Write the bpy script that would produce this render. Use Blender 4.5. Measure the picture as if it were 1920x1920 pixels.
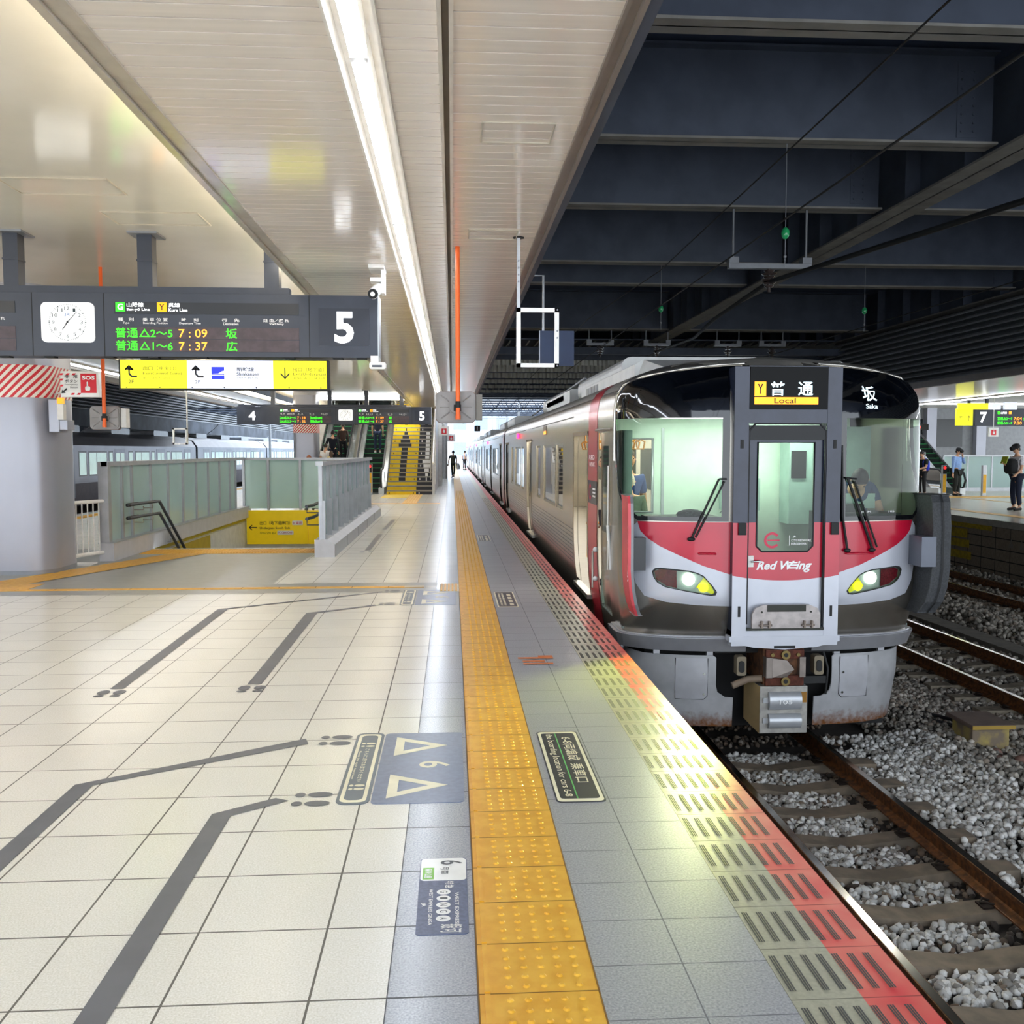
import bpy, bmesh, math, random
import numpy as np
from bisect import bisect
from mathutils import Vector, Matrix
from mathutils.geometry import tessellate_polygon
random.seed(7); rng=np.random.default_rng(7)
for o in list(bpy.data.objects): bpy.data.objects.remove(o)
sc=bpy.context.scene; COL=sc.collection; PI=math.pi
R=math.radians
# ---------------- camera, world, exposure ----------------
cd=bpy.data.cameras.new('camera'); cam=bpy.data.objects.new('camera',cd); COL.objects.link(cam)
cd.sensor_width=36; cd.lens=1775/1920*36; cd.clip_end=600
_th,_ph=0.062883557,0.064698308
_r=Vector((math.cos(_th),-math.sin(_th),0)); _f=Vector((math.sin(_th)*math.cos(_ph),math.cos(_th)*math.cos(_ph),-math.sin(_ph))); _u=_r.cross(_f)
cam.matrix_world=Matrix(((_r.x,_u.x,-_f.x,0),(_r.y,_u.y,-_f.y,0),(_r.z,_u.z,-_f.z,1.7),(0,0,0,1)))
sc.camera=cam
sc.view_settings.view_transform='Standard'; sc.view_settings.look='None'; sc.view_settings.gamma=1
sc.view_settings.use_curve_mapping=False
sc.view_settings.exposure=1.7
sc.cycles.max_bounces=8; sc.cycles.diffuse_bounces=4; sc.cycles.glossy_bounces=4; sc.cycles.transparent_max_bounces=12
sc.cycles.sample_clamp_indirect=4; sc.cycles.caustics_reflective=False; sc.cycles.caustics_refractive=False
w=bpy.data.worlds.new('sky'); sc.world=w; w.use_nodes=True
nt=w.node_tree; bg=nt.nodes['Background']
tc=nt.nodes.new('ShaderNodeTexCoord'); sx=nt.nodes.new('ShaderNodeSeparateXYZ'); cr=nt.nodes.new('ShaderNodeValToRGB')
nt.links.new(tc.outputs['Generated'],sx.inputs[0]); nt.links.new(sx.outputs['Z'],cr.inputs[0]); nt.links.new(cr.outputs[0],bg.inputs[0])
cr.color_ramp.elements[0].color=(.80,.86,.92,1); cr.color_ramp.elements[1].color=(.62,.76,.95,1)
SKY=1.25; bg.inputs[1].default_value=SKY
LAMP=7.4
# ---------------- material helpers ----------------
MATS={}
LAMPS=('stair_fill_lamp','lamp_tube','cove_lamp','saloon_lamp','cab_ceiling_lamp','lit_cross_lamp')
def srgb(c):
    if isinstance(c,str):
        c=c.lstrip('#'); c=[int(c[i:i+2],16)/255 for i in (0,2,4)]
        return tuple(x/12.92 if x<=.04045 else ((x+.055)/1.055)**2.4 for x in c)+(1,)
    return tuple(c)+(1,) if len(c)==3 else tuple(c)
def mat(name,col,rough=.5,metal=0,noise=.06,scale=6,emit=None,es=1,bump=0,coat=0,spec=.5,col2=None,stretch=None,rvar=0):
    if name in MATS: return MATS[name]
    m=bpy.data.materials.new(name); m.use_nodes=True; n=m.node_tree; b=n.nodes['Principled BSDF']
    c=srgb(col)
    b.inputs['Roughness'].default_value=rough; b.inputs['Metallic'].default_value=metal
    b.inputs['Specular IOR Level'].default_value=spec
    if coat: b.inputs['Coat Weight'].default_value=coat; b.inputs['Coat Roughness'].default_value=.08
    g=n.nodes.new('ShaderNodeNewGeometry'); nz=n.nodes.new('ShaderNodeTexNoise'); nz.inputs['Scale'].default_value=scale; nz.inputs['Detail'].default_value=4
    if stretch:
        mp=n.nodes.new('ShaderNodeMapping'); mp.inputs['Scale'].default_value=stretch
        n.links.new(g.outputs['Position'],mp.inputs[0]); n.links.new(mp.outputs[0],nz.inputs['Vector'])
    else: n.links.new(g.outputs['Position'],nz.inputs['Vector'])
    mx=n.nodes.new('ShaderNodeMix'); mx.data_type='RGBA'
    c2=srgb(col2) if col2 else tuple(min(1,x*(1+noise)) for x in c[:3])+(1,)
    c1=c if col2 else tuple(x*(1-noise) for x in c[:3])+(1,)
    mx.inputs[6].default_value=c1; mx.inputs[7].default_value=c2
    rp=n.nodes.new('ShaderNodeMapRange'); rp.inputs[1].default_value=.38; rp.inputs[2].default_value=.62
    n.links.new(nz.outputs['Fac'],rp.inputs[0]); n.links.new(rp.outputs[0],mx.inputs[0])
    n.links.new(mx.outputs[2],b.inputs['Base Color'])
    if rvar:
        r2=n.nodes.new('ShaderNodeMapRange'); r2.inputs[1].default_value=.3; r2.inputs[2].default_value=.7; r2.inputs[3].default_value=rough-rvar; r2.inputs[4].default_value=rough+rvar
        n.links.new(nz.outputs['Fac'],r2.inputs[0]); n.links.new(r2.outputs[0],b.inputs['Roughness'])
    if bump:
        bp=n.nodes.new('ShaderNodeBump'); bp.inputs['Strength'].default_value=bump; bp.inputs['Distance'].default_value=.01
        n.links.new(nz.outputs['Fac'],bp.inputs['Height']); n.links.new(bp.outputs[0],b.inputs['Normal'])
    if emit: b.inputs['Emission Color'].default_value=srgb(emit); b.inputs['Emission Strength'].default_value=es*(1 if name in LAMPS else .42)
    MATS[name]=m; return m
def glass(name,tint,refl=1.45,alpha_diff=0,dcol=(.8,.9,.88),rough=0.02):
    m=bpy.data.materials.new(name); m.use_nodes=True; n=m.node_tree; n.nodes.clear()
    out=n.nodes.new('ShaderNodeOutputMaterial'); t=n.nodes.new('ShaderNodeBsdfTransparent'); t.inputs[0].default_value=srgb(tint)
    gl=n.nodes.new('ShaderNodeBsdfGlossy'); gl.inputs['Roughness'].default_value=rough
    fr=n.nodes.new('ShaderNodeFresnel'); fr.inputs[0].default_value=refl
    mx=n.nodes.new('ShaderNodeMixShader'); src=t.outputs[0]
    if alpha_diff:
        d=n.nodes.new('ShaderNodeBsdfDiffuse'); d.inputs[0].default_value=srgb(dcol)
        tl=n.nodes.new('ShaderNodeBsdfTranslucent'); tl.inputs[0].default_value=srgb(dcol)
        m0=n.nodes.new('ShaderNodeMixShader'); n.links.new(d.outputs[0],m0.inputs[1]); n.links.new(tl.outputs[0],m0.inputs[2])
        nz=n.nodes.new('ShaderNodeTexNoise'); nz.inputs['Scale'].default_value=1.5
        mr=n.nodes.new('ShaderNodeMapRange'); mr.inputs[3].default_value=alpha_diff-.04; mr.inputs[4].default_value=alpha_diff+.04
        g=n.nodes.new('ShaderNodeNewGeometry'); n.links.new(g.outputs['Position'],nz.inputs['Vector']); n.links.new(nz.outputs['Fac'],mr.inputs[0])
        m1=n.nodes.new('ShaderNodeMixShader'); n.links.new(mr.outputs[0],m1.inputs[0]); n.links.new(t.outputs[0],m1.inputs[1]); n.links.new(m0.outputs[0],m1.inputs[2]); src=m1.outputs[0]
    n.links.new(fr.outputs[0],mx.inputs[0]); n.links.new(src,mx.inputs[1]); n.links.new(gl.outputs[0],mx.inputs[2]); n.links.new(mx.outputs[0],out.inputs[0])
    return m
def tilemat(name,c1,c2,tx,ty,ox,oy,line,lw=.007,rough=.3,speck=150,spb=.9,rows=None,bumps=.05,rl=.03,axes='XY'):
    """paving tiles: speckled body, joints on a metric grid"""
    m=bpy.data.materials.new(name); m.use_nodes=True; n=m.node_tree; L=n.links; b=n.nodes['Principled BSDF']
    g=n.nodes.new('ShaderNodeNewGeometry'); s=n.nodes.new('ShaderNodeSeparateXYZ'); L.new(g.outputs['Position'],s.inputs[0])
    def M(op,a,bb=None,cc=None):
        q=n.nodes.new('ShaderNodeMath'); q.operation=op
        for i,v in enumerate((a,bb,cc)):
            if v is None: continue
            if isinstance(v,(int,float)): q.inputs[i].default_value=v
            else: L.new(v,q.inputs[i])
        return q.outputs[0]
    def edge(ax,t,o):
        if not t: return None,None
        u=M('DIVIDE',M('SUBTRACT',s.outputs[ax],o),t); f=M('FRACT',u)
        d=M('MULTIPLY',M('MINIMUM',f,M('SUBTRACT',1.0,f)),t)
        return M('LESS_THAN',d,lw/2),M('FLOOR',u)
    ex,ix=edge(axes[0],tx,ox); ey,iy=edge(axes[1],ty,oy)
    e=ex if ey is None else (ey if ex is None else M('MAXIMUM',ex,ey))
    nz=n.nodes.new('ShaderNodeTexNoise'); nz.inputs['Scale'].default_value=speck; nz.inputs['Detail'].default_value=2; L.new(g.outputs['Position'],nz.inputs['Vector'])
    mr=n.nodes.new('ShaderNodeMapRange'); mr.inputs[1].default_value=.5-spb/4; mr.inputs[2].default_value=.5+spb/4; L.new(nz.outputs['Fac'],mr.inputs[0])
    mx=n.nodes.new('ShaderNodeMix'); mx.data_type='RGBA'; mx.inputs[6].default_value=srgb(c1); mx.inputs[7].default_value=srgb(c2); L.new(mr.outputs[0],mx.inputs[0])
    src=mx.outputs[2]
    # per-tile tone and large stains
    cv=n.nodes.new('ShaderNodeCombineXYZ')
    if ix is not None: L.new(ix,cv.inputs[0])
    if iy is not None: L.new(iy,cv.inputs[1])
    wn=n.nodes.new('ShaderNodeTexWhiteNoise'); L.new(cv.outputs[0],wn.inputs['Vector'])
    n2=n.nodes.new('ShaderNodeTexNoise'); n2.inputs['Scale'].default_value=1.7; n2.inputs['Detail'].default_value=5; L.new(g.outputs['Position'],n2.inputs['Vector'])
    tone=M('ADD',M('MULTIPLY',wn.outputs['Value'],.05),M('MULTIPLY_ADD',n2.outputs['Fac'],.12,.92))
    hv=n.nodes.new('ShaderNodeVectorMath'); hv.operation='SCALE'; L.new(src,hv.inputs[0]); L.new(tone,hv.inputs['Scale'])
    m2=n.nodes.new('ShaderNodeMix'); m2.data_type='RGBA'; L.new(e,m2.inputs[0]); L.new(hv.outputs[0],m2.inputs[6]); m2.inputs[7].default_value=srgb(line)
    L.new(m2.outputs[2],b.inputs['Base Color'])
    n3=n.nodes.new('ShaderNodeTexNoise'); n3.inputs['Scale'].default_value=3.1; n3.inputs['Detail'].default_value=4; L.new(g.outputs['Position'],n3.inputs['Vector'])
    rr=M('ADD',M('MULTIPLY_ADD',n3.outputs['Fac'],2*rl,rough-rl),M('MULTIPLY',e,.4)); L.new(rr,b.inputs['Roughness'])
    bp=n.nodes.new('ShaderNodeBump'); bp.inputs['Strength'].default_value=bumps; bp.inputs['Distance'].default_value=.004
    n4=n.nodes.new('ShaderNodeTexNoise'); n4.inputs['Scale'].default_value=60; L.new(g.outputs['Position'],n4.inputs['Vector'])
    hh=M('SUBTRACT',M('MULTIPLY',n4.outputs['Fac'],.5),M('MULTIPLY',e,.6)); L.new(hh,bp.inputs['Height']); L.new(bp.outputs[0],b.inputs['Normal'])
    return m
# ---------------- mesh helpers ----------------
class B:
    def __init__(s): s.v=[];s.f=[];s.m=[];s.sm=[]
    def add(s,vs,fs,m=0,sm=False):
        o=len(s.v); s.v+=[tuple(v) for v in vs]
        for f in fs: s.f.append([o+i for i in f]); s.m.append(m); s.sm.append(sm)
    def box(s,x0,x1,y0,y1,z0,z1,m=0):
        s.add([(x,y,z) for z in (z0,z1) for y in (y0,y1) for x in (x0,x1)],[(0,2,3,1),(4,5,7,6),(0,1,5,4),(2,6,7,3),(0,4,6,2),(1,3,7,5)],m)
    def rbox(s,x0,x1,y0,y1,z0,z1,r,m=0,ax='z',n=4):
        """box with the four edges along ax rounded"""
        if ax=='z': a0,a1,b0,b1,c0,c1=x0,x1,y0,y1,z0,z1; P=lambda a,b,c:(a,b,c)
        elif ax=='y': a0,a1,b0,b1,c0,c1=x0,x1,z0,z1,y0,y1; P=lambda a,b,c:(a,c,b)
        else: a0,a1,b0,b1,c0,c1=y0,y1,z0,z1,x0,x1; P=lambda a,b,c:(c,a,b)
        s.prism(rr(a0,a1,b0,b1,r,n),c0,c1,P,m)
    def prism(s,poly,c0,c1,P,m=0,smooth=False):
        n=len(poly); vs=[P(a,b,c0) for a,b in poly]+[P(a,b,c1) for a,b in poly]
        s.add(vs,[(i,(i+1)%n,n+(i+1)%n,n+i) for i in range(n)],m,smooth)
        s.add(vs[:n],[tuple(range(n))[::-1]],m); s.add(vs[n:],[tuple(range(n))],m)
    def poly(s,pts,m=0): s.add(pts,[tuple(range(len(pts)))],m)
    def tube(s,path,r,m=0,n=8,cap=True):
        path=[Vector(p) for p in path]; rings=[]; rs=r if isinstance(r,(list,tuple)) else [r]*len(path)
        up=None
        for i,p in enumerate(path):
            d=(path[min(i+1,len(path)-1)]-path[max(i-1,0)]).normalized()
            if up is None: up=Vector((0,0,1)) if abs(d.z)<.9 else Vector((1,0,0))
            a=d.cross(up)
            if a.length<1e-4: a=d.orthogonal()
            a.normalize(); b=a.cross(d).normalized(); up=b
            rings.append([p+rs[i]*(math.cos(2*PI*k/n)*a+math.sin(2*PI*k/n)*b) for k in range(n)])
        vs=[v for ring in rings for v in ring]; fs=[]
        for i in range(len(path)-1):
            for k in range(n): fs.append((i*n+k,i*n+(k+1)%n,(i+1)*n+(k+1)%n,(i+1)*n+k))
        s.add(vs,fs,m,True)
        if cap: s.add(rings[0],[tuple(range(n))[::-1]],m); s.add(rings[-1],[tuple(range(n))],m)
    def cyl(s,p,q,r,m=0,n=14,r2=None): s.tube([p,q],[r,r if r2 is None else r2],m,n)
    def sph(s,c,r,m=0,n=10):
        rx,ry,rz=r if isinstance(r,(tuple,list)) else (r,r,r); vs=[];fs=[]
        for i in range(n+1):
            t=PI*i/n
            for k in range(2*n): p=PI*k/n; vs.append((c[0]+rx*math.sin(t)*math.cos(p),c[1]+ry*math.sin(t)*math.sin(p),c[2]+rz*math.cos(t)))
        for i in range(n):
            for k in range(2*n): fs.append((i*2*n+k,(i+1)*2*n+k,(i+1)*2*n+(k+1)%(2*n),i*2*n+(k+1)%(2*n)))
        s.add(vs,fs,m,True)
    def obj(s,name,mats,parent=None,label=None,cat=None,group=None,kind=None,bevel=0):
        me=bpy.data.meshes.new(name); me.from_pydata(s.v,[],s.f)
        for mm in (mats if isinstance(mats,(list,tuple)) else [mats]): me.materials.append(mm)
        me.polygons.foreach_set('material_index',s.m); me.polygons.foreach_set('use_smooth',s.sm); me.update()
        o=bpy.data.objects.new(name,me); COL.objects.link(o)
        if bevel:
            md=o.modifiers.new('bevel','BEVEL'); md.width=bevel; md.segments=2; md.limit_method='ANGLE'
        if parent: o.parent=parent; o.matrix_parent_inverse=Matrix.Translation(parent.location).inverted() if parent.rotation_euler[2]==0 else Matrix.Identity(4)
        return tag(o,label,cat,group,kind)
def tag(o,label=None,cat=None,group=None,kind=None):
    if label: o['label']=label
    if cat: o['category']=cat
    if group: o['group']=group
    if kind: o['kind']=kind
    return o
def thing(name,label,cat,loc=(0,0,0),group=None):
    o=bpy.data.objects.new(name,None); COL.objects.link(o); o.location=loc; o.empty_display_size=.1
    return tag(o,label,cat,group)
def rr(a0,a1,b0,b1,r,n=4):
    r=min(r,(a1-a0)/2-1e-5,(b1-b0)/2-1e-5); out=[]
    for cx,cy,t in ((a1-r,b1-r,0),(a0+r,b1-r,90),(a0+r,b0+r,180),(a1-r,b0+r,270)):
        for k in range(n+1): t2=R(t+90*k/n); out.append((cx+r*math.cos(t2),cy+r*math.sin(t2)))
    return out
def clone(o,off,label=None,name=None,rot=None):
    """copy a thing with its parts and their sub-parts"""
    def rec(a,p):
        c=a.copy(); COL.objects.link(c)
        if p: c.parent=p; c.matrix_parent_inverse=a.matrix_parent_inverse.copy()
        for ch in a.children: rec(ch,c)
        return c
    r=rec(o,None); r.location=Vector(o.location)+Vector(off)
    if rot is not None: r.rotation_euler[2]=rot
    if label: r['label']=label
    return r
_tx={}
def txtmesh(st,bold=0,shear=0):
    k=(st,bold,shear)
    if k in _tx: return _tx[k]
    cu=bpy.data.curves.new('t','FONT'); cu.body=st; cu.offset=bold; cu.shear=shear; cu.resolution_u=3; cu.fill_mode='FRONT'
    ob=bpy.data.objects.new('t',cu); COL.objects.link(ob); dg=bpy.context.evaluated_depsgraph_get(); dg.update()
    me=ob.evaluated_get(dg).to_mesh(); vs=[tuple(v.co) for v in me.vertices]; fs=[tuple(p.vertices) for p in me.polygons]
    ob.evaluated_get(dg).to_mesh_clear(); bpy.data.objects.remove(ob); bpy.data.curves.remove(cu)
    _tx[k]=(vs,fs); return vs,fs
def text(b,st,o,w_,h_,m=0,xd=(1,0,0),yd=(0,0,1),bold=.01,shear=0,fit=True):
    """lettering with its bounding box placed at o and sized w_ x h_"""
    vs,fs=txtmesh(st,bold,shear)
    if not vs: return
    xs=[v[0] for v in vs]; ys=[v[1] for v in vs]; x0,x1,y0,y1=min(xs),max(xs),min(ys),max(ys)
    sx_=w_/(x1-x0) if w_ else h_/(y1-y0); sy_=h_/(y1-y0) if h_ else sx_
    xd=Vector(xd);yd=Vector(yd);o=Vector(o)
    b.add([o+xd*((v[0]-x0)*sx_)+yd*((v[1]-y0)*sy_) for v in vs],fs,m)
# ---------------- common materials ----------------
white=mat('white_paint','#e9e7e2',.35); white2=mat('white_gloss','#f4f4f2',.2); cream=mat('cream_panel','#e6e0d2',.12,noise=.02,scale=2,spec=.6)
slatM=mat('slat_panel','#efe5da',.13,noise=.03,scale=3,stretch=(.3,8,1),spec=.6)
darkgap=mat('dark_gap','#2c2520',.8); navy=mat('navy_grey','#343a47',.45,noise=.08); black=mat('black_gloss','#08090b',.08,spec=.6); blackm=mat('black_matt','#111213',.6)
grey=mat('grey_steel','#8d9096',.4,.2); lgrey=mat('light_grey_metal','#b9bcc0',.35,.4); steel=mat('stainless','#a9a69f',.28,.9,scale=30,stretch=(1,1,20),noise=.05)
rubber=mat('black_rubber','#1b1c1e',.7); red=mat('red_paint','#c8102a',.35,noise=.04); yellow=mat('yellow_paint','#f5d000',.4,noise=.03)
orange=mat('orange_paint','#f0651c',.4); dark=mat('dark_steel','#4c5464',.55,.1,noise=.12,scale=2,bump=.05); flangeM=mat('flange_lit_tone','#85837f',.7,noise=.12,scale=3)  # lighter bottom flanges: platform light on beam undersides put into the colour
rust=mat('rusty_iron','#4a3327',.8,.2,col2='#7a5236',scale=14,bump=.3); concrete=mat('concrete','#857b70',.9,noise=.15,scale=9,bump=.3)
LW=mat('lettering_white','#ffffff',.5,noise=.01); LK=mat('lettering_black','#1a1a1c',.5,noise=.02); LD=mat('lettering_dim','#8a8430',.5)
Ewhite=mat('lit_white','#ffffff',.4,emit='#f6faff',es=1.6); Egreen=mat('led_green','#20ff20',.4,emit='#38ff12',es=1.5); Eorange=mat('led_orange','#ffaa40',.4,emit='#ff8a1e',es=1.7)
Eyellow=mat('lit_yellow','#f2ee00',.4,emit='#f2f000',es=.45); Epale=mat('lit_pale_blue','#dfe6fb',.4,emit='#dfe8ff',es=.45)
TUBE=mat('lamp_tube','#ffffff',.4,emit='#e9f1ff',es=LAMP)
# ---------------- platform floor ----------------
XL=-10.06; YB=-4.0; YE=125.0
HX0,HX1,HY0,HY1=-5.3,-2.16,16.75,24.6       # stair well opening
def st(b,name,mats,parent=None,label=None): return b.obj(name,mats,parent,label,kind='structure')
Mtile=tilemat('floor_tiles_beige','#dedacd','#f8f5ee',.45,.445,-.4505,-2.48,'#6a655e',.008,.225)
Mgrey1=tilemat('floor_tiles_grey','#8d9199','#c6c9ce',.2875,.445,-.2125,-2.48,'#5b5c60',.008,.21,speck=130,spb=1.2)
Mgrey2=tilemat('edge_tiles_grey','#82838a','#bdbec2',.30,.30,.457,.0,'#74757a',.005,.36,speck=120,spb=1.2)
Mgrip=tilemat('edge_tiles_grip','#a9a690','#bdbaa4',.42,.30,1.04,.07,'#7d7a6c',.005,.34,speck=60)
MgripR=tilemat('edge_tiles_red','#e8404a','#f08a78',.42,.30,1.04,.07,'#b04a48',.005,.34,speck=6,spb=1.2)
b=B()
def flr(b,x0,x1,y0,y1,m=0,z=0): b.add([(x0,y0,z),(x1,y0,z),(x1,y1,z),(x0,y1,z)],[(0,1,2,3)],m)
flr(b,XL,-.2125,YB,HY0); flr(b,XL,HX0,HY0,HY1); flr(b,HX1,-.2125,HY0,HY1); flr(b,XL,-.2125,HY1,YE)
flr(b,-.2125,.075,YB,YE,1); flr(b,.457,1.04,YB,YE,2); flr(b,1.04,1.27,YB,YE,3); flr(b,1.27,1.46,YB,YE,4)
b.add([(1.46,YB,0),(1.46,YE,0),(1.46,YE,-.12),(1.46,YB,-.12)],[(0,1,2,3)],3)
b.box(1.36,1.44,YB,YE,-1.38,-.12,5); b.box(XL+.05,XL+.1,YB,YE,-1.38,0,5)
b.box(1.36,1.46,YB,YE,-.2,-.12,5)
floor=st(b,'floor',[Mtile,Mgrey1,Mgrey2,Mgrip,MgripR,mat('platform_wall','#2a2724',.9)])
# dark three-line grooves on the grip tiles
gr=B()
k=0
for i in range(-8,120):
    y0=.07+.3*i
    if y0>34: break
    for j in range(7):
        x=1.065+j*.054
        for d in (-.008,0,.008): flr(gr,x+d-.0028,x+d+.0028,y0+.045,y0+.255,0,.0022)
gr.obj('grip_line_strips',[mat('grip_lines','#4c4c4c',.6)],label='rows of dark three-line anti-slip grips along the platform edge',cat='grip strip')
# yellow tactile strip
Mtac=mat('tactile_yellow','#e6a72c',.42,noise=.07,scale=12,col2='#f0b83e'); MtacD=mat('tactile_joint','#8a5f1c',.7)
t=B(); t.box(.075,.457,YB,YE,-.02,.004,0)
for i in range(-10,400):
    y=.155+.3*i
    if y>60: break
    flr(t,.075,.457,y-.0025,y+.0025,1,.0046)
flr(t,.0735,.078,YB,60,1,.0046); flr(t,.452,.457,YB,60,1,.0046)
def dot(t,x,y,r=.0125,h=.005,z=.004,n=8):
    vs=[(x+r*math.cos(2*PI*k/n),y+r*math.sin(2*PI*k/n),z) for k in range(n)]+[(x+r*.55*math.cos(2*PI*k/n),y+r*.55*math.sin(2*PI*k/n),z+h) for k in range(n)]
    t.add(vs,[(k,(k+1)%n,n+(k+1)%n,n+k) for k in range(n)],0,True); t.add(vs[n:],[tuple(range(n))],0)
for i in range(-2,200):
    y0=.155+.3*i
    if y0>40: break
    t.box(.094,.112,y0+.006,y0+.294,.004,.009,0)
    for j in range(5):
        for q in range(5): dot(t,.172+j*.0565,y0+.038+q*.056,n=8 if y0<9 else 5)
t.obj('tactile_strip',[Mtac,MtacD],label='long yellow dotted tactile strip running along the platform edge',cat='tactile paving')
# branch strips
bands=mat('floor_band_grey','#9a9a96',.3,noise=.05)
t=B(); t.box(-9.8,-.36,11.74,11.86,-.01,.006,0)
for i in range(21): flr(t,-9.8+.45*i-.004,-9.8+.45*i+.004,11.74,11.86,1,.0066)
t.box(-.6,-.36,11.735,11.865,.004,.0085,2)
t.obj('guide_line',[Mtac,MtacD,mat('cream_tile','#d9c9a6',.5)],label='thin yellow guide line crossing the floor towards the platform edge',cat='tactile paving')
t=B(); t.box(-.16,.075,11.39,12.03,.0,.005,1)
for k in range(5): t.box(-.15+.045*k,-.128+.045*k,11.41,12.02,.004,.009,0)
t.obj('guide_bar_tile',[Mtac,mat('cream_tile2','#e3d9c4',.5)],label='short barred tactile tile joining the edge strip beside the guide line',cat='tactile paving')
st_=B(); flr(st_,-9.8,-.2,11.38,11.73,0,.0015); flr(st_,-9.8,-.2,11.87,12.2,0,.0015); flr(st_,-6.5,-2.3,12.2,16.6,0,.0012)
st(st_,'floor_band',[bands])
# warning tactile at the stair head and diagonal leading to it
t=B(); t.box(-5.15,HX1,15.85,16.55,0,.006,0)
for i in range(60):
    x=-5.12+i*.05
    if x>HX1-.02: break
    for q in range(12): 
        if i<26: dot(t,x,15.9+q*.055,.014,.005,.006,5)
    if i>=26: t.box(x-.012,x+.012,15.88,16.52,.006,.011,0)
P0=[(-4.62,12.2),(-4.27,12.2),(-4.3,15.85),(-4.75,15.85)]
t.add([(x,y,.006) for x,y in [(-6.1,12.1),(-5.5,12.1),(-4.05,15.85),(-4.65,15.85)]],[(0,1,2,3)],0)
for i in range(8):
    f=.04+i*.13; t.add([(-6.1+.6*f+a,12.1,.0085) for a in (0,.03)]+[(-4.65+.6*f+a,15.85,.0085) for a in (.03,0)],[(0,1,2,3)],1)
t.box(-6.9,-5.2,11.86,12.35,0,.0065,0)
t.obj('stair_tactile',[Mtac,mat('tactile_ridge','#f6c55a',.4)],label='yellow tactile paving with diagonal arm before the underpass stairs',cat='tactile paving')
t=B(); t.box(-2.6,-1.35,34.4,36.7,0,.006,2); t.box(-1.62,-1.15,30.7,36.7,.004,.009,0); t.box(-2.6,-.4,30.4,30.7,0,.006,0)
for k in range(5): t.box(-1.58+k*.09,-1.54+k*.09,30.8,36.6,.009,.013,1)
t.obj('stair_tactile',[Mtac,mat('tactile_ridge','#f6c55a',.4),yellow],label='yellow floor paving at the foot of the yellow and black stairs',cat='tactile paving')
# ---------------- floor graphics ----------------
Mq=mat('queue_grey','#6c6d74',.4,noise=.05); Mink=mat('sticker_blue_grey','#77819a',.3,noise=.08,scale=30); Mch=mat('sticker_charcoal','#2e3038',.35,noise=.05); Mcr=mat('sticker_cream','#f1ead0',.4)
QG='grey queue lines on the floor'
def fl(b,pts,m=0,z=.003): b.add([(x,y,z) for x,y in pts],[tuple(range(len(pts)))],m)
def qline(pts,label):
    b=B()
    for i in range(0,len(pts)-3,2): fl(b,[pts[i],pts[i+1],pts[i+3],pts[i+2]])
    b.obj('queue_line',[Mq],label=label,cat='floor marking',group=QG)
qline([(-1.93,2.6),(-1.835,2.6),(-1.925,4.85),(-1.83,4.84),(-.87,5.56),(-.84,5.46)],'bent grey queue line leaving the lower edge at the far left, nearest the camera')
qline([(-1.13,1.6),(-1.03,1.6),(-1.13,4.41),(-1.037,4.385),(-.87,4.6),(-.80,4.56)],'bent grey queue line ending at the lower pair of footprints beside the blue-grey sticker')
qline([(-2.446,6.83),(-2.351,6.83),(-2.52,10.25),(-2.41,10.25),(-.857,11.42),(-.831,11.37)],'grey queue line further away, the left one of the two starting at footprints')
qline([(-1.497,6.9),(-1.394,6.9),(-1.534,9.94),(-1.417,9.93),(-.86,10.45),(-.84,10.38)],'grey queue line further away, the right one of the two starting at footprints')
qline([(-1.50,16.2),(-1.40,16.2),(-1.52,19.3),(-1.42,19.3),(-.95,19.35),(-.95,19.27)],'small grey queue line beside the glass balustrade, nearer one')
qline([(-1.50,23.4),(-1.40,23.4),(-1.52,20.5),(-1.42,20.5),(-.95,20.52),(-.95,20.44)],'small grey queue line beside the glass balustrade, farther one')
def shoe(b,cx,cy,L_,W_,ax,m=0,z=.003):
    """foot print: sole and heel; ax='x' toes to +X, 'y' toes to -Y"""
    for (a,l,wd) in ((.16,.62,1),(-.33,.26,.85)):
        p=[]
        for k in range(14):
            t2=2*PI*k/14; p.append((a*L_+math.cos(t2)*l*L_/2,math.sin(t2)*wd*W_/2))
        fl(b,[(cx+u,cy+v) if ax=='x' else (cx+v,cy+u) for u,v in p],m,z)
def feet(x,y,L_,gap,W_,ax,label):
    b=B()
    for s in (-1,1): shoe(b,x if ax=='x' else x+s*gap,y+s*gap if ax=='x' else y,L_,W_,ax)
    b.obj('footprint_pair',[Mq],label=label,cat='footprint marking',group='grey footprint pairs on the floor')
feet(-.69,5.52,.2,.058,.07,'x','grey footprints beside the upper end of the blue-grey number 6 sticker')
feet(-.69,4.575,.2,.058,.07,'x','grey footprints beside the lower end of the blue-grey number 6 sticker')
feet(-2.40,6.70,.2,.055,.085,'y','grey footprints at the foot of the left farther queue line')
feet(-1.44,6.77,.2,.055,.085,'y','grey footprints at the foot of the right farther queue line')
feet(-.73,11.42,.2,.05,.07,'x','grey footprints beside the guide line, upper pair')
feet(-.73,10.5,.2,.05,.07,'x','grey footprints below the guide line, lower pair')
feet(-1.45,15.95,.2,.07,.085,'y','grey footprints at the small queue line beside the glass balustrade')
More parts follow.
